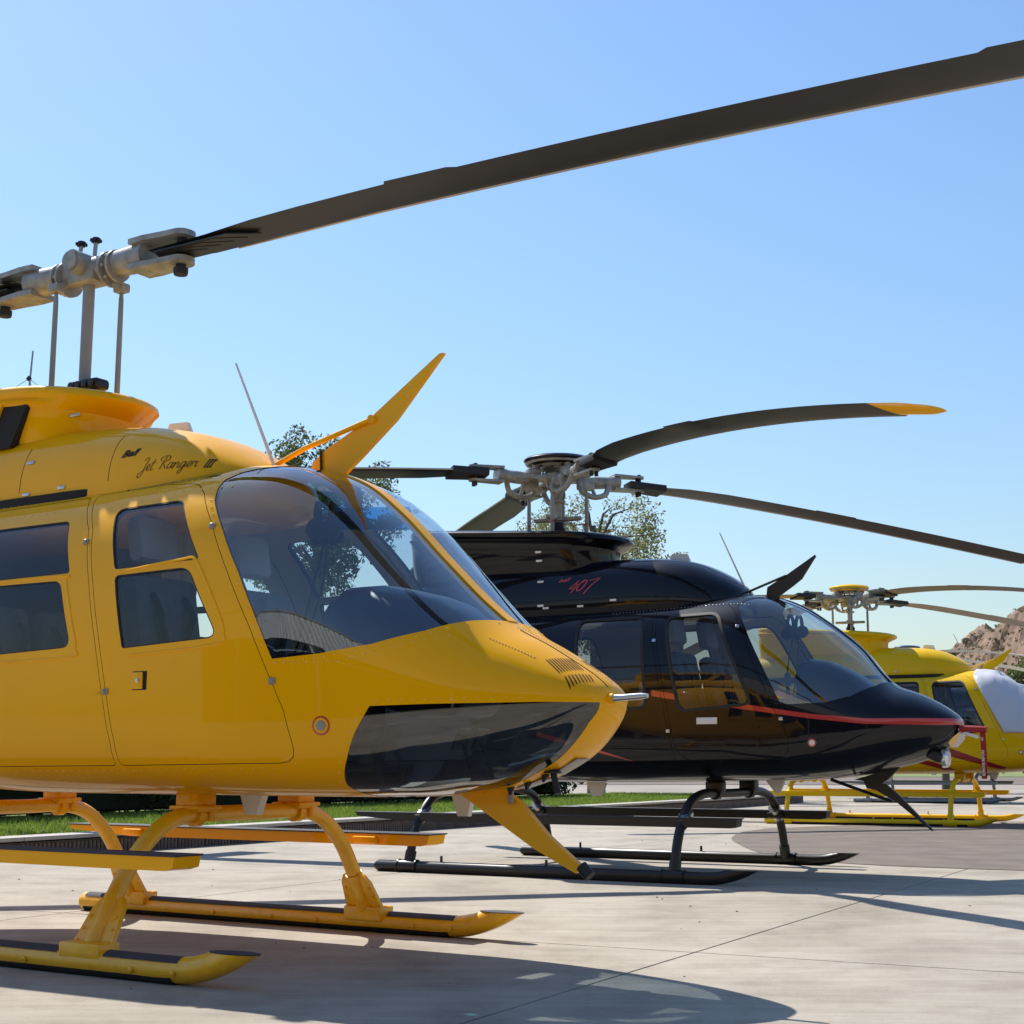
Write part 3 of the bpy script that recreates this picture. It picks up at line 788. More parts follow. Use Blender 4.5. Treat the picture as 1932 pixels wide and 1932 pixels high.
    # window mouldings under the door windows
    for poly in ([(-.03, 1.262), (.44, 1.288), (.485, 1.33), (.45, 1.42), (.36, 1.56), (.285, 1.652), (.20, 1.655), (-.15, 1.625)], [(-1.0, 1.262), (-.41, 1.268), (-.365, 1.31), (-.40, 1.42), (-.47, 1.60), (-.50, 1.632), (-1.0, 1.632)]):
        for sgn in (-1, 1):
            b = MB(); pts = []
            for q in catmull([(x, z, 0) for x, z in poly], 8):
                p, n = side(q.x, q.y); 
                if sgn > 0: p = Vector((p.x, -p.y, p.z)); n = Vector((n.x, -n.y, n.z))
                pts.append(p-n*.002)
            b.tube(pts, .007, 8); b.build('window_moulding', YEL, root)
    # rivet rows
    pts = []
    for i in range(16):
        p, n = side(-.50+.055*i, 1.985 if i < 12 else 1.98); pts.append((p, n))
    for i in range(12):
        p, n = side(-1.2+.05*i, 1.955); pts.append((p, n))
    for i in range(34):
        for sg in (-1, 1):
            p, n = top(1.45+.012*i, sg*(.020+.0004*i)); pts.append((p, n))
            if i < 15: p, n = top(1.47+.012*i, sg*(.26-.004*i)); pts.append((p, n))
    for i in range(20):
        p, n = side(.74+.033*i, 1.205+.0002*i if i < 8 else 1.207+(i-8)*.009); pts.append((p, n))
    for i in range(30):
        p, n = bot(1.0+.028*i, -.085); pts.append((p, n)) if p else None
        p, n = bot(1.0+.028*i, .085); pts.append((p, n)) if p else None
    for ring, d_, st, cond in ((SPEC206['windshield'], .016, .042, lambda q: q[0] < 1.47 and q[1] < 2.08), (SPEC206['chin'], .018, .045, lambda q: q[1] > .74 and q[0] < 1.66), (roundp(SPEC206['doors'][0][1]), .02, .05, lambda q: q[1] > 1.95 or q[1] < .86), (roundp(SPEC206['doors'][1][1]), .02, .05, lambda q: q[1] > 1.93 or q[1] < .86)):
        po = offset(ring, d_); n_ = len(po); acc = 0
        for i in range(n_):
            a, c = Vector(po[i]), Vector(po[(i+1) % n_]); L_ = (c-a).length; t_ = st-acc
            while t_ < L_:
                q = a.lerp(c, t_/L_)
                if cond(q):
                    p, n = side(q.x, q.y)
                    if p: pts.append((p, n)); pts.append((Vector((p.x, -p.y, p.z)), Vector((n.x, -n.y, n.z))))
                t_ += st
            acc = (acc+L_) % st
    rivets(root, [q for q in pts if q[0] is not None], mat('yellow_rivet_heads', (.86, .50, .06), .3, coat=.5), .005)  # paler than the skin, imitating the bright dots that lit rivets show
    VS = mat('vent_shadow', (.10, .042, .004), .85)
    for (a, b2, c, d, n) in YVENT:
        for i in range(n):
            for sg in (1, -1):
                t = i/(n-1); A = Vector(a).lerp(Vector(c), t); B = Vector(b2).lerp(Vector(d), t); V = []; ok = True
                for k in range(7):
                    q = A.lerp(B, k/6); p, nn = top(q.x, q.y*sg)
                    p2, _ = top(q.x+.004, q.y*sg) if k == 0 else (p, nn)
                    if p is None or nn is None: ok = False; break
                    tg = Vector((B.x-A.x, (B.y-A.y)*sg, 0)); tg = (tg-nn*tg.dot(nn)).normalized(); w2 = nn.cross(tg)*(.0040 if 0 < k < 6 else .0024)
                    V += [p+nn*.0009+w2, p+nn*.0009-w2]
                if not ok: continue
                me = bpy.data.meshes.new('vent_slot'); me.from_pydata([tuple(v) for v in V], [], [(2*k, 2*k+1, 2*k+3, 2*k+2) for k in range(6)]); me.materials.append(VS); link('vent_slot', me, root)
    # hood seams
    for y0 in (-.035,):
        b = MB(); L = []
        for i in range(30):
            p, n = top(1.47+.40*i/29, y0)
            if p: L.append(p+n*.0002)
        b.tube(L, .0022, 6); b.build('panel_seam', DARK, root)
    # belly fittings on the keel strip and nose frame
    b = MB()
    for (x, y) in ((1.52, -.06), (1.60, -.06), (1.44, -.06)):
        p, n = bot(x, y); b.lathe([(.018, -.004), (.012, .012), (.004, .03)], p, surf_mat(Vector((n.x, n.y, -abs(n.z)))), 8)
    b.build('belly_fastener', RUB, root)
    p, n = bot(1.64, -.07)
    b = MB(); b.tube([p, p+Vector((.03, -.01, -.09))], .013, 10); b.lathe([(.035, 0), (.035, .008)], p+Vector((0, 0, -.012)), None, 12); b.build('outside_air_probe', RUB, root)
    for x in (1.35, 1.52, 1.68):
        b = MB(); p, n = bot(x, 0); b.rbox(p+Vector((0, 0, -.002)), (.13, .10, .005), .002, Matrix.Rotation(-math.atan2(-n.x, abs(n.z)) if n.z < 0 else math.atan2(n.x, abs(n.z)), 3, 'Y')); b.build('keel_plate', GREY if x != 1.35 else YEL, root)
    # pitot, wipers, antennae
    b = MB(); b.tube([(1.86, -.05, 1.062), (1.905, -.05, 1.065)], .02, 12); b.build('pitot_boss', YEL, root)
    b = MB(); b.tube([(1.90, -.05, 1.065), (1.935, -.05, 1.066), (2.02, -.05, 1.07), (2.05, -.05, 1.071)], [.016, .013, .013, .008], 12); b.build('pitot_tube', STEEL, root)
    b = MB(); b.prism([(.33,2.10),(.34,2.165),(.42,2.22),(.66,2.33),(1.04,2.575),(1.062,2.575),(.81,2.31),(.61,2.155),(.52,2.09)], -.011, .011); wc = b.build('wire_cutter', YEL, root, ang=20)
    b = MB(); b.tube([(.09, -.0, 2.175), (.30, -.02, 2.235), (.68, -.018, 2.325)], .012, 10); b.lathe([(.02, -.012), (.02, .012)], (.68, -.014, 2.325), AX['y'], 12); b.build('cutter_strut', YEL, wc)
    b = MB(); b.tube([(.40, -.02, 2.12), (.395, -.02, 2.215)], .006, 8); b.build('roof_probe', RUB, root)
    b = MB(); b.prism([(1.13,.715),(1.18,.735),(1.36,.74),(1.40,.70),(1.47,.65),(1.58,.54),(1.745,.415),(1.708,.398),(1.52,.485),(1.30,.615)], -.016, .016)
    b.rbox((1.33, 0, .735), (.34, .10, .03), .01, Matrix.Rotation(R(-8), 3, 'Y')); lc = b.build('wire_cutter', YEL, root, ang=20)
    b = MB(); b.tube([(1.725, 0, .425), (1.765, 0, .388)], .024, 10); b.build('cutter_bumper', RUB, lc)
    b = MB(); b.tube([(1.42, -.03, .76), (1.425, -.035, .66)], .012, 10); b.build('drain_tube', GREY, root)
    b = MB(); b.tube([(.12, -.02, 2.17), (-.14, -.02, 2.70)], [.009, .005], 8); b.build('whip_antenna', WHITE, root)
    b = MB(); b.prism([(.17,.69),(.30,.69),(.265,.60),(.20,.60)], -.02-.22, .02-.22); b.build('belly_antenna', WHITE, root)
    b = MB(); b.prism([(1.05,.70),(1.16,.70),(1.135,.60),(1.085,.60)], -.015+.1, .015+.1); b.build('belly_antenna', WHITE, root)
    # landing gear
    legs = [(.12,.600),(.36,.600),(.52,.560),(.66,.45),(.76,.31),(.84,.17),(.895,.075)]
    WY = mat('worn_yellow_gear_paint', (.92, .48, .002), .45, coat=.35, var=.07, vscale=22, bump=.03, bscale=60)
    gear(root, WY, DARK, 0.0, -1.62, legs, (-2.05, .55, .92), .050, .036, .905, .13, '206', (YEL, GRIP), (.94, .472, -2.15, (.56, .38), .14, .052))
    for x in (0, -1.62):
        for s in (-1, 1):
            b = MB(); b.rbox((x, s*.33, .655), (.13, .12, .09), .01); b.rbox((x, s*.33, .630), (.17, .15, .018), .004)
            b.tube([(x, s*.33-.02, .60), (x, s*.33+.02, .60)], .052, 14)
            for k in (-1, 1): b.tube([(x+k*.055, s*.33+.04, .57), (x+k*.055, s*.33+.04, .65)], .014, 8)
            b.build('gear_clamp', YEL, root)
    # interior
    interior(root, -.22, .80, [(.64, 1.42, 1.20, .25), (.655, 1.52, 1.16, .30), (.72, 1.565, 1.12, .315), (.85, 1.565, 1.05, .315), (1.0, 1.53, 1.0, .30), (1.12, 1.49, 1.0, .27), (1.22, 1.42, 1.0, .24), (1.27, 1.34, 1.05, .2)], .6)
    b = MB(); b.rbox((.36, .40, 1.965), (.50, .006, .12), .002, Matrix.Rotation(R(5), 3, 'Y') @ Matrix.Rotation(R(35), 3, 'X')); b.build('sun_visor', BLUE, root)
    # mast and rotor head
    X, Zh = -1.21, 3.36
    b = MB(); b.tube([(X, 0, 2.55), (X, 0, Zh-.05)], .031, 18); b.build('mast', GREY, root)
    b = MB(); b.rbox((X+.03, 0, 2.735), (.22, .10, .06), .02)
    for k in range(4): b.lathe([(.02, -.055), (.02, -.06), (.01, -.062)], (X-.04+.05*k, 0, 2.735), AX['y'], 10)
    b.build('swashplate_collar', BLKM, root)
    b = MB(); b.tube([(X-.21, 0, Zh), (X+.21, 0, Zh)], .066, 20); b.tube([(X, -.13, Zh+.02), (X, .13, Zh+.02)], .062, 20); b.tube([(X, -.145, Zh+.02), (X, -.12, Zh+.02)], .05, 20)
    b.rbox((X, 0, Zh-.03), (.20, .14, .10), .02); hub = b.build('rotor_hub', HUB, root)
    for k in (-1, 1):
        b = MB(); b.tube([(X+k*.15, 0, Zh-.02), (X+k*.165, 0, Zh-.02)], .095, 20); b.tube([(X+k*.20, 0, Zh-.01), (X+k*.215, 0, Zh-.01)], .085, 20)
        for q in range(8):
            a = 2*math.pi*q/8; b.lathe([(.009, -.008), (.009, .008)], (X+k*.18, .08*math.cos(a), Zh-.02+.08*math.sin(a)), AX['x'], 6)
        b.build('hub_flange', HUB, hub)
        b = MB()
        rg = []
        for (d, ry, rz_) in ((.16, .062, .062), (.22, .070, .068), (.32, .074, .072), (.40, .078, .078), (.44, .08, .085)):
            rg.append([Vector((X+k*d, ry*math.cos(a), Zh+rz_*math.sin(a))) for a in [2*math.pi*q/20 for q in range(20)]])
        b.rings(rg)
        for sz in (-1, 1):
            zz = Zh+sz*.068
            pl = []
            for (d, hw) in ((.36, .080), (.46, .085), (.58, .072), (.64, .068)): pl.append((X+k*d, -hw, hw))
            up = [(x, y0) for x, y0, y1 in pl]; dn = [(x, y1) for x, y0, y1 in reversed(pl)]
            arc = [(X+k*(.66+.068*math.cos(a)), .068*math.sin(a)) for a in [R(-80+160*q/8) for q in range(9)]]
            poly = up+arc+dn
            rings = [[Vector((x, y, zz+dz)) for x, y in poly] for dz in (-.014, .014)]
            b.rings(rings)
            b.lathe([(.05, -.018), (.05, .022), (.03, .03)], (X+k*.66, 0, zz+sz*.0), None, 18)
        g = b.build('blade_grip', HUB, hub, ang=35)
        b = MB(); b.tube([(X+k*.66, 0, Zh-.135), (X+k*.66, 0, Zh+.10)], .026, 12); b.lathe([(.034, -.14), (.038, -.125), (.038, -.105), (.02, -.1)], (X+k*.66, 0, Zh), None, 12); b.build('blade_bolt', RUB, g)
        b = MB(); b.rbox((X+k*.145, k*.09, Zh-.095), (.075, .06, .05), .012); b.tube([(X+k*.145, k*.08, Zh-.10), (X+k*.145, k*.01, Zh-.03)], .022, 10); b.build('pitch_horn', HUB, g)
        b = MB(); b.tube([(X+k*.145-.005, k*.09, 2.62), (X+k*.145, k*.09, 2.70), (X+k*.145, k*.09, 3.10), (X+k*.145, k*.09, Zh-.16), (X+k*.145, k*.09, Zh-.10)], [.012, .015, .014, .013, .008], 12); b.build('pitch_link', GREY, root)
        b = MB(); b.tube([(X+k*.06-.03, .0, Zh+.08), (X+k*.055-.02, 0, Zh+.15)], .011, 8); b.build('balance_stalk', GREY, hub)
        b = MB()
        for q in range(6):
            a = 2*math.pi*q/6; b.lathe([(.010, -.006), (.010, .008)], (X+k*.055-.02+.022*math.cos(a), .022*math.sin(a), Zh+.16), None, 6)
        b.lathe([(.02, -.012), (.02, .016)], (X+k*.055-.02, 0, Zh+.16), None, 8); b.build('balance_weight', RUB, hub)
    TE = [(.50,-.075),(.72,-.08),(.91,-.09),(1.23,-.125),(1.55,-.14),(2.04,-.15),(2.06,-.178),(2.39,-.172),(2.43,-.15),(4.64,-.15),(4.68,-.178),(5.08,-.178)]
    LEd = [(.50,.075),(.58,.10),(.75,.155),(1.1,.15),(1.8,.13),(3.1,.13),(5.08,.13)]
    xs = sorted(set([r for r, _ in TE]+[r for r, _ in LEd])); ip = lambda T, x: np.interp(x, [a for a, _ in T], [b_ for _, b_ in T])
    rows = resample([(x, float(ip(LEd, x)), float(ip(TE, x))) for x in xs], .25)
    dr = lambda r: .11*max(0, (r-.7)/4.4)**2.2
    for a in (0, math.pi): 
        bl = blade(root, rows, Zh, dr, BLADE, a, (X, 0), R(1.5))
        for sz in (1,):
            b = MB(); M = Matrix.Rotation(a, 3, 'Z')
            for i in range(5):
                w2 = .085-.009*i; x1 = .75+.22*(5-i)/5*2.0
                poly = [(.55, -w2), (x1-.15, -w2), (x1, 0), (x1-.15, w2), (.55, w2)]
                b.rings([[Vector((X, 0, 0))+M @ Vector((x, y+.0, Zh-.024-.003*i+dz)) for x, y in poly] for dz in (-.003, .003)])
            b.build('root_doubler', BLADE, bl, ang=20)
    return root

# ------------------------------------------------------------------ four-blade helicopters
def build_407(loc, rz, paint, label, spec, gearm, bladem, black, cover=False, stepm=None, letter=None, plate=None, tipm=None):
    root = empty('helicopter', loc, rz)
    tag(root, label, 'helicopter', 'helicopters parked on the apron')
    F = fuselage(root, R407, spec, paint, paint, GLS, .022, chin_paint=paint, winglass=glass('tinted_door_glass', (.52, .54, .54), 1.45, 1.0, 1.6))
    side, top, bot = drape_fn((R407,))
    cw = plain_loft('engine_cowling', C407, paint, root); dg = doghouse(root, -.845, 2.555, .075, -1.5, paint, 1.06, .075)
    cside, ctop, _ = drape_fn([cw]); dside, _, _ = drape_fn([dg])
    tail(root, -3.6, 1.68, 4.2, paint)
    b = MB(); b.rings([[Vector((x, y, z)) for (x, y) in outline(-2.8, .02, .475, .3, .3)] for z in (1.95, 2.025)]); b.build('cowling_shadow_band', DARK, root)  # dark band in place of the shadow along the cowling's foot
    for sgn in (-1, 1):
        b = MB(); b.prism([(-1.95, 2.44), (-1.78, 2.44), (-1.70, 2.60), (-1.84, 2.60)], sgn*.30, sgn*.345); b.build('air_intake', DARK, root, ang=20)
    for (x, z) in ((-1.434,2.254),(-1.414,2.057),(-1.366,2.035),(-1.058,2.035),(-.771,2.069)):
        p, n = cside(x, z); LT = MB(); LT.rbox(p+n*.002, (.055, .018, .008), .003, surf_mat(n)); LT.build('cowling_latch', WHITE if black else STEEL, root)
    for (x, z) in ((-1.46, 2.50), (-1.46, 2.43)):
        p, n = dside(x, z)
        if p: LT = MB(); LT.rbox(p+n*.002, (.055, .018, .008), .003, surf_mat(n)); LT.build('cowling_latch', WHITE if black else STEEL, root)
    b = MB(); b.prism([(-.50, 2.40), (-.30, 2.37), (-.335, 2.455), (-.46, 2.465)], -.012, .012); b.build('antenna_fin', WHITE, root)
    if letter:
        V, F_ = text_mesh('bell', 1.0, .5, .03, 1.05); letter_on('maker_lettering', V, F_, (-1.268, 2.236), (.062, .004), (0, .040), cside, letter, root)
        V, F_, wid = strokes('407', .085); k = .20/wid
        letter_on('model_lettering', V, F_, (-1.175, 2.155), (k, .002), (.045, .085), cside, letter, root, .003)
    # door furniture
    for sgn in (-1, 1):
        mir = lambda p, n: (p, n) if sgn < 0 else (Vector((p.x, -p.y, p.z)), Vector((n.x, -n.y, n.z)))
        p, n = mir(*side(.105, 1.12)); b = MB(); b.rbox(p+n*.001, (.16, .048, .006), .002, surf_mat(n)); b.build('door_handle', WHITE if black else paint, root)
        for (x, z) in ((.651, 1.128), (.314, 1.80), (-.33, 1.72), (-.20, 1.05)):
            p, n = mir(*side(x, z)); b = MB(); b.rbox(p+n*.004, (.03, .024, .012), .003, surf_mat(n)); b.build('door_hinge', STEEL, root)
        p, n = mir(*side(.855, .960)); M = surf_mat(n)
        b = MB(); b.lathe([(.030, 0), (.030, .002), (.022, .0025)], p, M, 20); b.build('port_ring', RED, root)
        b = MB(); b.lathe([(.02, 0), (.02, .006), (.012, .009)], p, M, 12); b.build('static_port', WHITE, root)
    pts = []
    for i in range(40):
        p, n = top(-.75+.028*i, -.50+.001*i); pts.append((p, n)) if p else None
    for i in range(26):
        p, n = top(1.30+.016*i, -.02); pts.append((p, n)) if p else None
    for i in range(10):
        p, n = side(-.95, 1.82-.02*i); pts.append((p, n)) if p else None
    rivets(root, pts, STEEL, .004)
    # nose: landing lamp, pitot, cutters, aerials
    b = MB(); b.rbox((1.56, -.04, .875), (.14, .20, .08), .03, Matrix.Rotation(R(28), 3, 'Y')); ll = b.build('landing_lamp', BLKM, root)
    b = MB(); b.lathe([(.07, 0), (.068, .03), (.05, .045)], (1.61, -.05, .855), AX['x'] @ Matrix.Rotation(0, 3, 'Z'), 18); b.build('lamp_lens', LAMPG, ll)
    b = MB(); b.prism([(1.66, .97), (1.75, 1.04), (1.73, .98), (1.68, .93)], -.10, .10); b.build('nose_lamp', LAMPG, root)
    b = MB(); b.tube([(1.70, -.06, 1.055), (1.79, -.06, 1.055)], .018, 12); b.build('pitot_tube', STEEL, root)
    b = MB(); b.prism([(.31,2.04),(.325,2.15),(.48,2.235),(.71,2.375),(.715,2.365),(.60,2.20),(.53,2.15),(.42,2.08),(.41,2.04)], -.012, .012); wc = b.build('wire_cutter', BLKM if black else paint, root, ang=20)
    b = MB(); b.tube([(.10, -.01, 2.10), (.48, -.016, 2.23)], .010, 8); b.build('cutter_strut', BLKM if black else paint, wc)
    if not cover or True:
        b = MB(); b.prism([(.95,.70),(1.30,.80),(1.20,.705),(1.15,.672),(1.18,.672),(1.27,.595),(1.51,.345),(1.495,.345),(1.25,.545),(1.11,.625),(1.04,.64),(1.02,.69)], -.014, .014); lc = b.build('wire_cutter', BLKM if black else paint, root, ang=20)
        b = MB(); b.tube([(.77, 0, .70), (1.22, 0, .545)], .012, 8); b.build('cutter_strut', BLKM if black else paint, lc)
    b = MB(); b.tube([(.19, -.02, 2.06), (-.05, -.02, 2.60)], [.009, .005], 8); b.build('whip_antenna', WHITE, root)
    b = MB(); b.prism([(-1.05,.67),(-.88,.67),(-.92,.57),(-1.0,.57)], -.4, -.37); b.build('belly_antenna', WHITE, root)
    b = MB(); b.prism([(.36,.69),(.50,.69),(.46,.60),(.43,.60)], -.25, -.22); b.build('belly_antenna', WHITE, root)
    # gear
    legs = [(.15,.595),(.40,.600),(.60,.595),(.80,.55),(.95,.44),(1.06,.28),(1.13,.06)]
    gear(root, gearm, DARK, 0.0, -2.2, legs, (-2.5, .32, .66), .043, .034, 1.14, .105, '407', stepm, (.97, .435, -2.79, .43, .10, .06))
    for x in (0, -2.2):
        for s in (-1, 1):
            b = MB(); b.rbox((x, s*.34, .645), (.13, .10, .08), .01); b.tube([(x, s*.34-.03, .60), (x, s*.34+.03, .60)], .05, 12); b.build('gear_clamp', gearm, root)
            b = MB(); b.tube([(x, s*.88, .465), (x, s*1.0, .39)], .048, 12); b.lathe([(.018, -.03), (.018, .03)], (x+.05, s*.97, .43), AX['y'], 10); b.build('leg_clamp', STEEL if black else gearm, root)
    interior(root, -.20, .80, [(.60, 1.45, 1.20, .22), (.62, 1.56, 1.16, .27), (.70, 1.585, 1.12, .28), (.82, 1.56, 1.05, .28), (.95, 1.50, 1.0, .27), (1.05, 1.44, 1.0, .25), (1.15, 1.36, 1.02, .2)], .6)
    # rotor head
    X, Zh = -1.50, 3.17
    b = MB(); b.tube([(X, 0, 2.55), (X, 0, 2.98), (X, 0, Zh-.02)], [.034, .036, .05], 18); b.tube([(X, 0, 2.965), (X, 0, 2.985)], .065, 18); b.tube([(X, 0, 3.09), (X, 0, 3.12)], .085, 18)
    for k in range(12):
        a = 2*math.pi*k/12; b.lathe([(.008, 0), (.008, .02)], (X+.072*math.cos(a), .072*math.sin(a), 3.075), None, 6)
    b.build('mast', HUB, root)
    b = MB(); b.lathe([(.10, 2.58), (.10, 2.63), (.075, 2.66), (.085, 2.68), (.06, 2.72), (.065, 2.74), (.045, 2.77), (.04, 2.80)], (X, 0, 0), None, 18); b.build('mast_boot', RUB, root)
    b = MB(); b.lathe([(.05, -.02), (.06, -.015), (.06, .015), (.05, .02)], (X, 0, 2.83), None, 18)
    A0 = -39
    for k in range(4):
        a = R(A0+45+90*k); M = Matrix.Rotation(a, 3, 'Z'); b.rbox(Vector((X, 0, 2.825))+M @ Vector((.12, 0, 0)), (.18, .055, .035), .012, M)
    b.build('swashplate', HUB, root)
    b = MB(); b.lathe([(.02, .165), (.10, .10), (.17, .085), (.26, .12), (.285, .145), (.288, .155), (.27, .172), (.18, .19), (.08, .197), (.01, .199)], (X, 0, Zh), None, 32); pl = b.build('hub_cap', plate or BLK, root, ang=60)
    b = MB(); b.lathe([(.265, .122), (.275, .137), (.18, .092), (.10, .095), (.05, .12)], (X, 0, Zh-.006), None, 32); b.build('hub_cap_underside', HUB, root)
    b = MB()
    for k in range(14):
        a = 2*math.pi*k/14; rr = .17 if k % 2 else .21; b.lathe([(.010, 0), (.010, .012), (.004, .02)], (X+rr*math.cos(a), rr*math.sin(a), Zh+.075), None, 6)
    b.build('cap_bolt', RUB, root)
    b = MB(); b.lathe([(.12, -.03), (.14, -.02), (.14, .03), (.11, .05)], (X, 0, Zh), None, 20); b.lathe([(.09, -.075), (.10, -.03)], (X, 0, Zh), None, 20); hub = b.build('rotor_hub', HUB, root)
    T = [(.66,.075,-.075),(.80,.085,-.085),(.92,.10,-.10),(1.15,.085,-.165),(1.5,.075,-.195),(2.35,.075,-.195),(2.36,.075,-.215),(2.75,.075,-.215),(2.76,.075,-.195),(4.72,.075,-.195),(4.98,.0716,-.1916),(5.16,.0,-.15)]
    rows = resample(T, .22)
    if tipm: rows = sorted(set(rows+[]))
    PT = [R(-9), R(-4), R(14), R(8)]          # cyclic tilts the four blades unequally
    dr = lambda r: .60*max(0, (r-.3)/5.0)**2.0
    for k in range(4):
        a = R(A0+90*k-(1.6 if k == 1 else 0)); M = Matrix.Rotation(a, 3, 'Z'); O = Vector((X, 0, Zh)); q = lambda x, y, z: O+M @ Vector((x, y, z))
        b = MB()
        # flexible yoke arm
        rg = []
        for (d, hw, th) in ((.08, .08, .022), (.2, .07, .016), (.30, .075, .02), (.36, .05, .03)):
            rg.append([q(d, hw*sx, th*sz) for sx, sz in ((-1,-1),(-.6,-1.3),(.6,-1.3),(1,-1),(1,1),(.6,1.3),(-.6,1.3),(-1,1))])
        b.rings(rg); b.build('yoke_arm', HUB, hub)
        b = MB(); rg = []
        for (d, hw, th, z) in ((.27, .045, .035, -.01), (.34, .062, .055, -.01), (.44, .060, .052, -.005), (.50, .075, .06, 0), (.55, .08, .066, 0)):
            rg.append([q(d, hw*math.cos(t), z+th*math.sin(t)) for t in [2*math.pi*i/16 for i in range(16)]])
        b.rings(rg)
        for sz in (-1, 1):
            poly = [(.50, -.07), (.60, -.06), (.72, -.045)]+[(.74+.05*math.cos(t), .05*math.sin(t)) for t in [R(-70+140*i/6) for i in range(7)]]+[(.72, .045), (.60, .06), (.50, .07)]
            b.rings([[q(x, y, sz*.058+dz) for x, y in poly] for dz in (-.010, .010)])
        g = b.build('blade_grip', HUB, hub, ang=35)
        b = MB()
        for yy in (-.022, .022): b.tube([q(.74, yy, -.105), q(.74, yy, .08)], .016, 10)
        b.build('blade_bolt', RUB, g)
        # looped pitch horn frame below the arm
        b = MB(); b.tube(catmull([q(.44, -.05, -.03), q(.40, -.08, -.12), q(.28, -.11, -.155), q(.17, -.12, -.11), q(.16, -.09, -.02)], 5), .024, 8); b.tube([q(.30, -.10, -.15), q(.27, -.05, -.02)], .016, 8)
        b.rbox(q(.22, -.08, -.05), (.16, .05, .10), .02, M); b.build('pitch_horn', HUB, g)
        # elastomeric bearing block above
        b = MB(); b.rbox(q(.22, 0, .045), (.12, .11, .05), .015, M); b.tube([q(.20, 0, .02), q(.20, 0, .11)], .028, 10); b.build('bearing_block', HUB, g)
        p1 = q(.205, -.135, -.14)
        b = MB(); b.tube([(p1.x, p1.y, 2.56), (p1.x, p1.y, 2.74), (p1.x, p1.y, 2.97), p1, p1+Vector((0, 0, .03))], [.014, .017, .016, .010, .010], 10); b.build('pitch_link', GREY, root)
        b = MB(); b.tube([(p1.x, p1.y, 2.765), (p1.x, p1.y, 2.785)], .0175, 10); b.build('link_band', DRED, root)
        if k == 1: dr = lambda r: .57*max(0, (r-.3)/5.0)**1.3
        else: dr = lambda r: .60*max(0, (r-.3)/5.0)**2.0
        bl = blade(root, rows, Zh, dr, bladem, a, (X, 0), PT[k], tipm, 4.72 if tipm else None)
        b = MB(); b.rings([[q(d, y, z-dr(d)+y*math.tan(PT[k])) for y, z in ((-hw,-.026),(hw,-.03),(hw+.008,0),(hw,.03),(-hw,.026),(-hw-.006,0))] for d, hw in ((.64,.08),(.80,.088),(.96,.10))]); b.build('blade_cuff', RUB, bl, ang=30)
    return root, F

# ------------------------------------------------------------------ the place: ground
UA, VA = R(-28), R(62); U = Vector((math.cos(UA), math.sin(UA), 0)); Vv = Vector((math.cos(VA), math.sin(VA), 0)); G0 = Vector((.80, 6.75, 0)); SL = 3.72
def concrete():
    m = bpy.data.materials.new('concrete'); m.use_nodes = True; n, l = m.node_tree.nodes, m.node_tree.links
    p = n['Principled BSDF']; p.inputs['Roughness'].default_value = .85; p.inputs['Specular IOR Level'].default_value = .3
    g = n.new('ShaderNodeNewGeometry')
    def noise(scale, detail=8, rough=.6, mp=None):
        t = n.new('ShaderNodeTexNoise'); t.inputs['Scale'].default_value = scale; t.inputs['Detail'].default_value = detail; t.inputs['Roughness'].default_value = rough
        l.new(mp or g.outputs['Position'], t.inputs['Vector']); return t.outputs['Fac']
    def ramp(f, a, b, c0, c1):
        r = n.new('ShaderNodeValToRGB'); r.color_ramp.elements[0].position = a; r.color_ramp.elements[1].position = b
        r.color_ramp.elements[0].color = (*c0, 1); r.color_ramp.elements[1].color = (*c1, 1); l.new(f, r.inputs['Fac']); return r.outputs['Color']
    def mul(a, b, f=1.0):
        x = n.new('ShaderNodeMix'); x.data_type = 'RGBA'; x.blend_type = 'MULTIPLY'; x.inputs['Factor'].default_value = f
        l.new(a, x.inputs['A']); l.new(b, x.inputs['B']); return x.outputs['Result']
    base = ramp(noise(.9, 10, .65), .3, .72, (.375, .33, .258), (.50, .447, .362))
    mp = n.new('ShaderNodeMapping'); mp.inputs['Rotation'].default_value = (0, 0, R(28)); mp.inputs['Scale'].default_value = (.5, 5, 1); l.new(g.outputs['Position'], mp.inputs['Vector'])
    streak = ramp(noise(2.2, 6, .6, mp.outputs['Vector']), .35, .62, (.86, .86, .87), (1, 1, 1))
    speck = ramp(noise(55, 3, .5), .28, .36, (.55, .52, .48), (1, 1, 1)); pits = ramp(noise(240, 2, .5), .25, .4, (.78, .77, .75), (1, 1, 1))
    blot = ramp(noise(1.7, 8, .75), .30, .52, (.74, .72, .70), (1, 1, 1))
    wear = ramp(noise(.42, 6, .7), .34, .60, (.80, .785, .77), (1, 1, 1)); drip = ramp(noise(7.5, 3, .5), .23, .30, (.62, .59, .56), (1, 1, 1))
    c = mul(mul(mul(mul(mul(mul(base, streak), blot), pits), speck, .8), wear), drip, .7); l.new(c, p.inputs['Base Color'])
    b = n.new('ShaderNodeBump'); b.inputs['Strength'].default_value = .35; b.inputs['Distance'].default_value = .006; l.new(noise(90, 6, .7), b.inputs['Height']); l.new(b.outputs['Normal'], p.inputs['Normal'])
    return m
CON = concrete()
ASPH = mat('asphalt_brown', (.158, .124, .096), .9, var=.22, vscale=2.5, bump=.5, bscale=120, detail=10)
DIRT = mat('pale_ground', (.30, .26, .21), .95, var=.2, vscale=.3)
JOINT = mat('joint_dirt', (.22, .19, .16), .95)
STONE = mat('retaining_block', (.17, .135, .115), .9, var=.25, vscale=8, bump=.5, bscale=40)
CAP = mat('cap_stone', (.45, .41, .36), .85, var=.12, vscale=5, bump=.3, bscale=60)
GRASS = leafmat('grass_blades', (.12, .19, .025), (.33, .43, .07), .35)
SOIL = mat('lawn_soil', (.13, .18, .03), .95, var=.35, vscale=3)

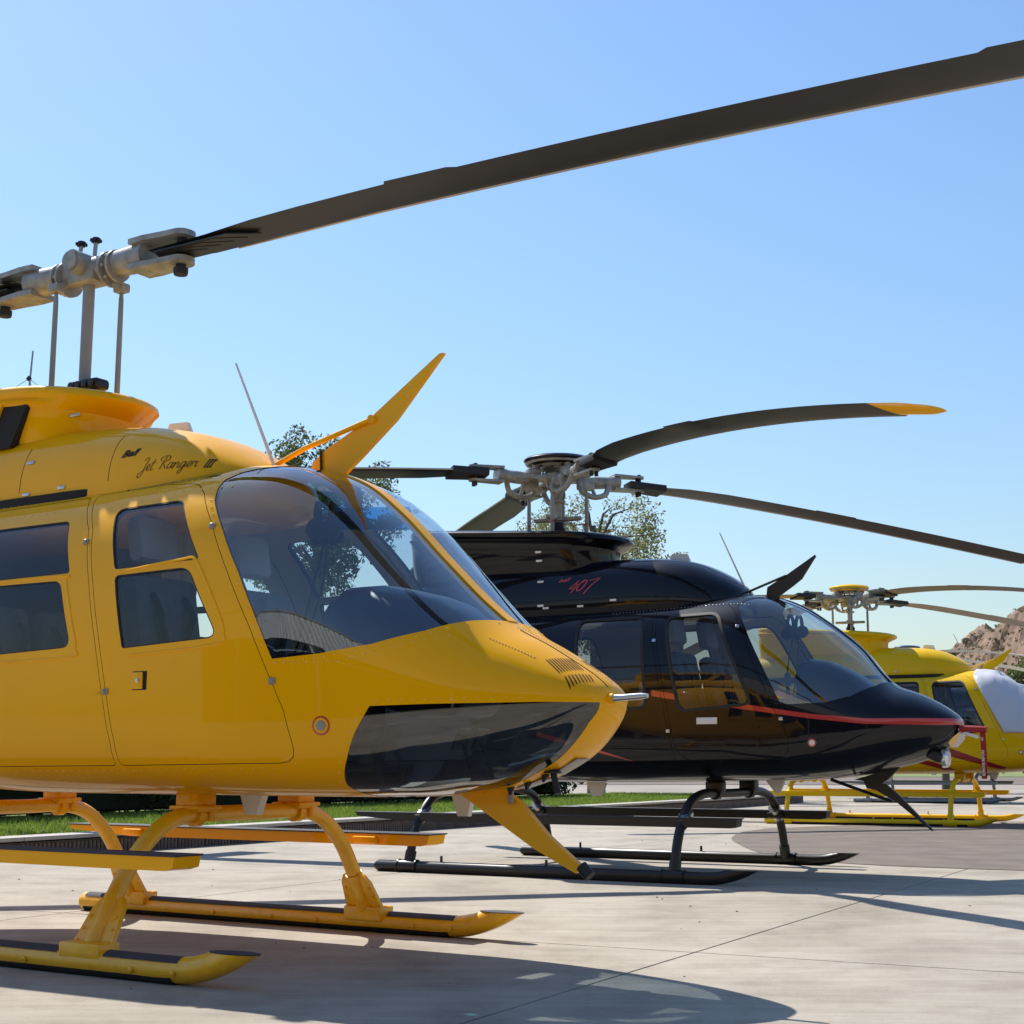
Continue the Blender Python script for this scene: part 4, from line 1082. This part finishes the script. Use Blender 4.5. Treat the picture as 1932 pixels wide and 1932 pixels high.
b = MB(); S_ = 2500; b.add([(-S_, -400, -.06), (S_, -400, -.06), (S_, S_*1.4, -.06), (-S_, S_*1.4, -.06)], [(0, 1, 2, 3)])
tag(b.build('ground', DIRT), kind='structure')
apron = MB(); cc = [G0+U*a*SL+Vv*c*SL for a, c in ((-5, -5), (5, -5), (5, 8), (-5, 8))]
apron.add([(p.x, p.y, -.03) for p in cc], [(0, 1, 2, 3)]); apron = tag(apron.build('apron', JOINT), kind='structure')
bm = bmesh.new(); bmesh.ops.create_cube(bm, size=1.0)
for v in bm.verts: v.co = Vector((v.co.x*(SL-.005), v.co.y*(SL-.005), v.co.z*.12-.06))
bmesh.ops.bevel(bm, geom=[e for e in bm.edges if all(v.co.z > -.01 for v in e.verts)], offset=.004, segments=2, affect='EDGES')
sm = bpy.data.meshes.new('slab'); bm.to_mesh(sm); bm.free(); sm.materials.append(CON)
for i in range(-5, 5):
    for j in range(-5, 8):
        p = G0+U*(i+.5)*SL+Vv*(j+.5)*SL
        o = link('slab', sm, apron); o.location = (p.x, p.y, 0); o.rotation_euler = (0, 0, UA)
ap = catmull([(3.2,19.2,0),(2.74,18.16,0),(2.44,16.88,0),(2.33,15.77,0),(2.3,14.02,0),(2.56,12.97,0),(3.04,12.31,0),(3.99,11.75,0),(6,10.9,0),(12,8.0,0)], 6)
ap += [Vector((26, 14, 0)), Vector((26, 18, 0)), Vector((12, 21.0, 0)), Vector((7.15, 21.0, 0)), Vector((4.53, 20.3, 0))]
b = MB(); k = len(ap); b.add([(p.x, p.y, .004) for p in ap], [tuple(range(k))]); tag(b.build('asphalt_patch', ASPH), kind='structure')
b = MB(); b.add([(14, 25, -.05), (90, 25, -.05), (90, 40, -.05), (14, 40, -.05)], [(0, 1, 2, 3)])
b.add([(-10, 62, -.045), (140, 62, -.045), (140, 95, -.045), (-10, 95, -.045)], [(0, 1, 2, 3)]); tag(b.build('taxiway', ASPH), kind='structure')

# lawn behind its low wall
WA = R(61); WD = Vector((math.cos(WA), math.sin(WA), 0)); WN = Vector((-math.sin(WA), math.cos(WA), 0)); W0 = Vector((-2.22, 16.82, 0))
WL0, WL1, WH = -9.0, 17.3, .16
b = MB(); pts = [W0+WD*WL0+WN*.1, W0+WD*WL1+WN*.1, W0+WD*WL1+WN*14, W0+WD*WL0+WN*14]
b.add([(p.x, p.y, WH-.02) for p in pts], [(0, 1, 2, 3)]); tag(b.build('lawn', SOIL), kind='structure')
b = MB(); pts = [(-30, 97), (160, 97), (160, 175), (-30, 175)]; b.add([(x, y, -.04) for x, y in pts], [(0, 1, 2, 3)]); tag(b.build('far_lawn', mat('far_grass', (.16, .20, .05), .95, var=.3, vscale=.2)), kind='structure')
def blades_mesh(name, n, fn, h, m, seed=1):
    rng = np.random.default_rng(seed); V = []; F = []
    for i in range(n):
        p = fn(rng); a = rng.uniform(0, 2*math.pi); hh = h*rng.uniform(.5, 1.2); wv = .006+.004*rng.random(); dx, dy = math.cos(a)*wv, math.sin(a)*wv; lx, ly = rng.normal(0, hh*.35, 2); k = len(V)
        V += [(p[0]-dx, p[1]-dy, p[2]), (p[0]+dx, p[1]+dy, p[2]), (p[0]+lx, p[1]+ly, p[2]+hh)]; F.append((k, k+1, k+2))
    me = bpy.data.meshes.new(name); me.from_pydata(V, [], F); me.materials.append(m); return link(name, me)
def gpos(rng):
    p = W0+WD*rng.uniform(WL0, WL1)+WN*(.15+4.3*rng.random()**1.1); return (p.x, p.y, WH-.02)
tag(blades_mesh('grass', 70000, gpos, .055, GRASS), 'short green grass on the lawn behind the low wall', 'grass', kind='stuff')
wall = empty('retaining_wall', W0+WD*WL0); tag(wall, 'low ribbed block wall with pale cap edging the lawn', 'wall')
wi = wall.location.copy()
bm = MB()
bm.rbox((0, .10, WH/2-.02), (.392, .2, WH), .004)
for k in range(8): bm.rbox((-.171+.049*k, -.012, WH/2-.025), (.034, .03, WH-.012), .008, None, 1)
me = bm.mesh('block'); me.materials.append(STONE)
nb = int((WL1-WL0)/.4)
for i in range(nb):
    o = link('block', me, wall); p = WD*(.4*(i+.5)); o.location = p; o.rotation_euler = (0, 0, WA)
bm = MB(); bm.rbox((0, .09, WH+.012), (.794, .30, .035), .006); mc = bm.mesh('cap_stone'); mc.materials.append(CAP)
for i in range(nb//2):
    o = link('cap_stone', mc, wall); o.location = WD*(.8*(i+.5)); o.rotation_euler = (0, 0, WA)
for i in range(12):       # return at the far end
    o = link('block', me, wall); o.location = WD*(WL1-WL0-.05)+WN*(.4*(i+.5)); o.rotation_euler = (0, 0, WA+math.pi/2)

# ------------------------------------------------------------------ trees and hedge
BARK = mat('bark', (.10, .08, .06), .9, var=.25, vscale=9, bump=.6, bscale=30)
def leaves(rng, centres, n, size, spread, byvol=False):
    """n small leaf quads spread round the given clump centres"""
    V = np.zeros((n*4, 3)); c = np.array(centres); idx = rng.choice(len(c), n, p=c[:, 3]**2/(c[:, 3]**2).sum()) if byvol else rng.integers(0, len(c), n)
    d = rng.normal(0, 1, (n, 3)); d /= np.linalg.norm(d, axis=1)[:, None]; rr = rng.random(n)**.45
    P = c[idx, :3]+d*(rr*c[idx, 3]*spread)[:, None]
    a = rng.normal(0, 1, (n, 3)); a /= np.linalg.norm(a, axis=1)[:, None]; t = rng.normal(0, 1, (n, 3)); bq = np.cross(a, t); bq /= np.linalg.norm(bq, axis=1)[:, None]
    s = size*rng.uniform(.6, 1.3, n)[:, None]; w_ = s*.42
    V[0::4] = P-a*s; V[1::4] = P+bq*w_; V[2::4] = P+a*s; V[3::4] = P-bq*w_
    return V, [(4*i, 4*i+1, 4*i+2, 4*i+3) for i in range(n)]
def tree(loc, h, rad, label, lm, seed, n=26000, size=.05, clumps=70, crown_lo=.35, lean=(0, 0), wisps=0, group=None):
    rng = np.random.default_rng(seed); t = empty('tree', loc); tag(t, label, 'tree', group)
    b = MB(); trunk = [Vector((0, 0, -.05)), Vector((.05*h*.1, .02, h*.2)), Vector((.03, .05, h*.42)), Vector((lean[0]*.4, lean[1]*.4, h*.62)), Vector((lean[0]*.7, lean[1]*.7, h*.85))]
    b.tube(catmull(trunk, 5), [.03*h*(1-.75*i/20) for i in range(21)], 10)
    C = []; zc = h*(crown_lo+1)/2; hz = h*(1-crown_lo)/2
    for i in range(clumps):
        d = rng.normal(0, 1, 3); d /= np.linalg.norm(d); q = rng.random()**.4
        x, y, z = d[0]*rad*q, d[1]*rad*q, zc+d[2]*hz*q*.93
        C.append((x+lean[0]*.6, y+lean[1]*.6, z, rng.uniform(.28, .55)*rad*.42))
    for i in range(wisps):
        a = rng.uniform(0, 2*math.pi); e = rng.uniform(.2, 1.1); r0 = rad*.75; r1 = rad*rng.uniform(1.05, 1.35)
        for k in range(6):
            rr = r0+(r1-r0)*k/5; C.append((rr*math.cos(a)*math.cos(e), rr*math.sin(a)*math.cos(e), zc-hz*.25+rr*math.sin(e)*hz/rad*.8, (.10-.012*k)*rad))
    for i in range(0, clumps, 3):
        c = Vector(C[i][:3]); s = trunk[2].lerp(trunk[4], min(1, max(0, (c.z-h*.42)/(h*.45)))*.8); mid = (s+c)/2+Vector((0, 0, .05*h)); b.tube([s, mid, c], [.007*h, .004*h, .0015*h], 6)
    b.build('trunk', BARK, t)
    V, F = leaves(rng, C, n, size, 1.0, True); me = bpy.data.meshes.new('crown'); me.from_pydata(V.tolist(), [], F); me.materials.append(lm); link('crown', me, t)
    return t
OAK = leafmat('oak_leaves', (.05, .08, .02), (.18, .21, .065), .4); OLV = leafmat('olive_leaves', (.11, .13, .045), (.34, .34, .15), .45); DKL = leafmat('hedge_leaves', (.012, .025, .008), (.045, .075, .02), .2)
tree((-4.35, 33, .1), 8.6, 1.85, 'dense dark green tree rising behind the yellow wire cutter', OAK, 3, 19000, .055, 90, .42, wisps=10)
tree((2.0, 36, .1), 7.6, 2.15, 'sparse olive green tree behind the black helicopter rotor mast', OLV, 5, 21000, .05, 110, .40, wisps=14)
tree((13.2, 46, .0), 4.5, 1.0, 'small round tree behind the lemon yellow engine cowling', OAK, 8, 6000, .06, 24, .4)
tree((28.6, 80, -.05), 7.6, 3.2, 'broad green tree at the foot of the rocky hill', OAK, 9, 16000, .11, 50, .1)
hd = empty('hedge', W0+WD*WL0+WN*3.9); tag(hd, 'long dark clipped hedge standing along the back of the lawn', 'hedge')
rng = np.random.default_rng(11); HL = WL1-WL0-2.5; C = []
for i in range(420):
    s = rng.uniform(0, HL); p = WD*s+WN*rng.uniform(0, 1.6); C.append((p.x, p.y, WH+rng.uniform(.1, 1.7), .33))
V, F = leaves(rng, C, 46000, .065, 1.0); me = bpy.data.meshes.new('foliage'); me.from_pydata(V.tolist(), [], F); me.materials.append(DKL); link('foliage', me, hd)
b = MB()
for i in range(int(HL/.9)):
    p = WD*(.5+.9*i)+WN*.8; b.tube([(p.x, p.y, WH-.05), (p.x+.05, p.y, WH+.8), (p.x-.05, p.y+.1, WH+1.5)], [.04, .03, .015], 6)
b.build('stem', BARK, hd)
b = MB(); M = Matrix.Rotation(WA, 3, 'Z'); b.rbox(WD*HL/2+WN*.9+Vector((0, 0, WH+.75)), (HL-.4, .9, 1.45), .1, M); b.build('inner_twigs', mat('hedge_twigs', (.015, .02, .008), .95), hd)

# rocky hill
def hill():
    rng = np.random.default_rng(4); nx, ny = 190, 150; X0, X1, Y0, Y1 = 45, 200, 150, 330
    ph = rng.uniform(0, 6.28, (40, 2)); fr = [(rng.normal(0, 1, 2)*(.02*1.16**i), 4.5/(1.17**i)) for i in range(40)]
    V = []; H = np.zeros((nx+1, ny+1))
    def hgt(x, y):
        e = 1/(1+math.exp(-(x-75-.12*(y-190))/5.5)); pl = 25+6*math.sin(x*.03)+.03*(x-80); f = 1/(1+math.exp(-(y-172)/6))
        r = sum(a*math.sin(k[0]*x+k[1]*y+p[0]) for (k, a), p in zip(fr, ph))*.55
        z = pl*e*f
        q = mnoise.noise(Vector((x*.16, y*.16, 0)))*2.2+abs(mnoise.noise(Vector((x*.4, y*.4, 3))))*2.4
        return max(-.5, z+(r+q)*min(1, z/8)) if z > .3 else -.5
    for i in range(nx+1):
        for j in range(ny+1):
            x, y = X0+(X1-X0)*i/nx, Y0+(Y1-Y0)*j/ny; V.append((x, y, hgt(x, y)))
    F = [(i*(ny+1)+j, (i+1)*(ny+1)+j, (i+1)*(ny+1)+j+1, i*(ny+1)+j+1) for i in range(nx) for j in range(ny)]
    me = bpy.data.meshes.new('hill'); me.from_pydata(V, [], F); me.materials.append(mat('hill_rock', (.215, .138, .088), .95, var=.28, vscale=.22, bump=.8, bscale=1.2, detail=12))
    tag(link('hill', me), kind='structure')
    C = []
    for i in range(5200):
        x, y = rng.uniform(50, 130), rng.uniform(156, 320); z = hgt(x, y)
        if z > 1: C.append((x, y, z+.2, rng.uniform(.25, .6)))
    W_, F2 = leaves(rng, C, 90000, .20, 1.0); me = bpy.data.meshes.new('scrub'); me.from_pydata(W_.tolist(), [], F2); me.materials.append(leafmat('scrub_leaves', (.10, .095, .045), (.19, .165, .08), .25))
    tag(link('scrub', me), 'dry scrub dotted over the rocky hillside', 'scrub', kind='stuff')
    b = MB()
    for i in range(240):
        x, y = rng.uniform(52, 125), rng.uniform(160, 320); z = hgt(x, y)
        if z > 6:
            s = rng.uniform(.5, 1.4); b.rbox((x, y, z+.1*s), (s, s*rng.uniform(.6, 1.2), s*rng.uniform(.5, 1.1)), .12*s, Matrix.Rotation(rng.uniform(0, 3), 3, 'Z') @ Matrix.Rotation(rng.uniform(-.5, .5), 3, 'X'), 1)
    tag(b.build('boulders', mat('boulder', (.28, .19, .13), .95, var=.25, vscale=.8, bump=.5, bscale=3)), 'reddish boulders breaking out of the rocky hillside', 'boulders', kind='stuff')
hill()

# thin radio mast far behind
rm = empty('radio_mast', (-11.78, 34.5, WH)); tag(rm, 'thin radio mast with guy wires behind the yellow mast fairing', 'mast')
b = MB(); b.tube([(0, 0, 0), (.10, 0, 6.0), (.30, 0, 10.4)], [.05, .035, .022], 8); b.build('pole', GREY, rm)
b = MB(); b.lathe([(.03, -.06), (.07, 0), (.03, .06)], (.24, 0, 9.72), None, 8); b.build('guy_collar', RUB, rm)
for (dx, dy) in ((-14.0, .5), (13.0, 2.0), (.5, 13.0)):
    b = MB(); b.tube([(.24, 0, 9.72), (.24+dx, dy, -.05)], .008, 5); b.build('guy_wire', GREY, rm)

# open-fronted hangar behind the photographer (it shows as a reflection in the windscreens)
hg = empty('hangar', (1, -9, 0), R(-8)); tag(hg, 'open fronted hangar with corrugated fascia facing the parked helicopters', 'hangar')
HW = mat('pale_sheet_steel', (.50, .52, .52), .5, var=.06, vscale=.5); HD = mat('hangar_interior', (.03, .03, .031), .8)
def corr(y, z0, z1, x0, x1, step=.2):
    V = []; n_ = int((x1-x0)/step)
    for i in range(n_+1): V += [(x0+(x1-x0)*i/n_, y+(.06 if i % 2 else 0), z0), (x0+(x1-x0)*i/n_, y+(.06 if i % 2 else 0), z1)]
    return V, [(2*i, 2*i+2, 2*i+3, 2*i+1) for i in range(n_)]
b = MB(); b.add(*corr(0, 5.2, 8.0, -34, 34)); b.build('corrugated_fascia', HW, hg, smooth=False)
b = MB(); b.add(*corr(-16, 0, 7.6, -34, 34, .4)); b.build('back_wall', HD, hg, smooth=False)
for sx in (-34, 34):
    b = MB(); b.rbox((sx, -8, 3.8), (.2, 16, 7.6), .02); b.build('end_wall', HD, hg)
b = MB(); b.rbox((0, -8, 7.9), (69, 16.2, .25), .05); b.build('roof', mat('roof_sheet', (.2, .2, .2), .7), hg)
b = MB(); b.rbox((0, -8, .01), (68, 15.6, .04), .01); b.build('hangar_floor', mat('hangar_floor', (.16, .155, .15), .6), hg)
for i in range(8):
    b = MB(); b.rbox((-34+68*i/7, -.15, 2.6), (.2, .2, 5.2), .01); b.build('column', GREY, hg)

# ------------------------------------------------------------------ the helicopters
HY = Vector((-1.1892, 6.8264, 0)); AY = R(-32.36)
HB = Vector((1.6833, 11.5263, 0)); AB = R(-29.9)
HT = Vector((6.2279, 20.790, 0)); AT = R(-27)
HF = Vector((10.0, 32.0, 0)); AF = R(-28)
def world(H, A, p): return H+Matrix.Rotation(A, 3, 'Z') @ Vector(p)

build_206(HY, AY)
headset(world(HY, AY, (.36, .06, 1.90)), AY+R(35), 'pair of black headsets hanging behind the windscreen of the front yellow helicopter')

sb = dict(SPEC407); sb['stripes'] = [([(-.33,1.349),(-.147,1.319),(.483,1.219),(.867,1.158),(1.19,1.128),(1.644,1.129),(1.80,1.129),(1.8,1.085),(1.644,1.081),(1.189,1.089),(.867,1.126),(.482,1.183),(-.147,1.276),(-.33,1.308)], RED),
  ([(-1.3,1.06),(-.822,.932),(-.478,.826),(-.832,.908),(-1.3,1.02)], RED)]
build_407(HB, AB, BLK, 'glossy black helicopter with red stripe along its door and nose', sb, mat('black_gear_tube', (.025, .024, .022), .38, metal=.4), BLADE, True, stepm=(BLKM, GRIP), letter=RED, plate=BLK, tipm=YEL)
headset(world(HB, AB, (.52, .02, 1.84)), AB+R(35), 'black headset hanging behind the windscreen of the black helicopter')

st = dict(SPEC407); st['stripes'] = [([(-2.7,1.98),(.028,.992),(.66,.76),(.60,.73),(.002,.895),(-2.65,1.84)], DRED), ([(-2.6,1.56),(-1.40,1.12),(-.27,.835),(.0,.735),(-.05,.70),(-.282,.769),(-1.42,1.06),(-2.6,1.49)], DRED)]
rt, FT = build_407(HT, AT, LEM, 'lemon yellow helicopter with dark red bands and covered windscreen', st, LEM, mat('pale_rotor_blade', (.20, .165, .15), .45, var=.12, vscale=5), False, stepm=(LEM, LEM), plate=LEM)

# grey fabric windscreen cover on the third helicopter
bm = hull_bm(R407, 120, 72)
cp = [(.665,1.215),(.516,1.508),(.359,1.813),(.278,1.956),(.27,2.0),(.27,2.3),(1.6,2.3),(1.6,1.30),(1.42,1.26),(1.10,1.22)]
cut(bm, cp); bm.normal_update()
fs = [f for f in bm.faces if inside((f.calc_center_median().x, f.calc_center_median().z), cp)]
COVM = mat('silver_cover_fabric', (.60, .60, .63), .6, var=.06, vscale=3)
idx = {}; V = []; rng = random.Random(3)
for f in fs:
    for v in f.verts:
        if v not in idx:
            q = v.co; nz = mnoise.noise(Vector((q.x*5, q.y*4, q.z*3)))+.6*mnoise.noise(Vector((q.x*11+q.z*8, q.y*5, q.z*4)))
            up = max(0, min(1, (q.z-1.5)/.4)); idx[v] = len(V); V.append(q+v.normal*(.026+(.007+.030*up)*nz+.016*up*mnoise.noise(Vector((q.x*20, q.y*6, q.z*12)))))
Fc = [[idx[v] for v in f.verts] for f in fs]; bm.free()
b = MB(); b.add(V, Fc); cv = b.build('windscreen_cover', COVM, None, ang=60); cv.location = HT; cv.rotation_euler = (0, 0, AT)
tag(cv, 'wrinkled silver grey fabric cover over the lemon yellow helicopter windscreen', 'cover')
sol = cv.modifiers.new('thickness', 'SOLIDIFY'); sol.thickness = .006

# fourth helicopter: a copy with its own colours
remap = {'lemon_yellow_paint': mat('navy_paint', (.02, .025, .05), .3, coat=.8), 'pale_rotor_blade': mat('white_rotor_blade', (.85, .85, .82), .45), 'dark_red_paint': WHITE}
r4 = rt.copy(); col.objects.link(r4); r4.location = HF; r4.rotation_euler = (0, 0, AF)
r4['label'] = 'dark helicopter with white rotor blades behind the lemon yellow one'
GR4 = mat('grey_gear_tube', (.16, .17, .18), .4, metal=.3)
def clone(o, par):
    c = o.copy(); col.objects.link(c); c.parent = par
    for i, sl in enumerate(c.material_slots):
        m = sl.material
        if m and m.name in remap:
            sl.link = 'OBJECT'; sl.material = GR4 if o.name.split('.')[0] in ('skid', 'cross_tube', 'skid_saddle', 'boarding_step', 'step_clamp', 'step_tread', 'gear_clamp', 'leg_clamp', 'tie_down_lug') else remap[m.name]
    for ch in o.children: clone(ch, c)
for ch in list(rt.children): clone(ch, r4)

# pitot cover with its streamer on the black helicopter
pc = empty('pitot_cover', world(HB, AB, (1.76, -.06, 1.055)), AB); tag(pc, 'red pitot cover with hanging warning streamer on the black nose', 'pitot cover')
b = MB(); b.tube([(-.02, 0, 0), (.05, 0, .004), (.10, 0, -.002), (.165, 0, -.004)], [.028, .022, .026, .022], 10, flat=1.0); b.build('sleeve', mat('red_vinyl', (.35, .012, .015), .5), pc)
b = MB(); rg = []
for i in range(15):
    t = i/14; rg.append([Vector((.135+.012*math.sin(t*2.2)-.014*t+dx, -.004*math.sin(t*5)+dy, -.01-.335*t)) for dx, dy in ((-.019, -.001), (.019, -.001), (.019, .001), (-.019, .001))])
b.rings(rg); rib = b.build('streamer', mat('red_ribbon', (.30, .010, .014), .6), pc, smooth=False)
b = MB(); b.rbox((.07, -.022, -.045), (.085, .004, .022), .001, Matrix.Rotation(R(18), 3, 'Y')); b.build('tag', WHITE, pc)
V, F = text_mesh('REMOVE BEFORE FLIGHT', .026, 0, .0006, 1.0); wd = max(v.x for v in V); k = .27/wd
V = [Vector((.135-.006+.006-(v.y-.009)*1.0-.004, -.0045, -.325+v.x*k)) for v in V]
me = bpy.data.meshes.new('warning_lettering'); me.from_pydata([tuple(v) for v in V], [], F); me.materials.append(WHITE); link('warning_lettering', me, rib)
# small stones on the concrete
b = MB(); rg_ = random.Random(5)
for i in range(150):
    p = G0+U*rg_.uniform(-7, 7)+Vv*rg_.uniform(-3, 14); s = rg_.uniform(.003, .009); b.rbox((p.x, p.y, s*.3), (s*2, s*1.4, s), s*.3, Matrix.Rotation(rg_.uniform(0, 3), 3, 'Z'), 1)
tag(b.build('pebbles', mat('pebble', (.28, .24, .19), .9, var=.3, vscale=20)), 'tiny stones and grit scattered on the concrete', 'pebbles', kind='stuff')
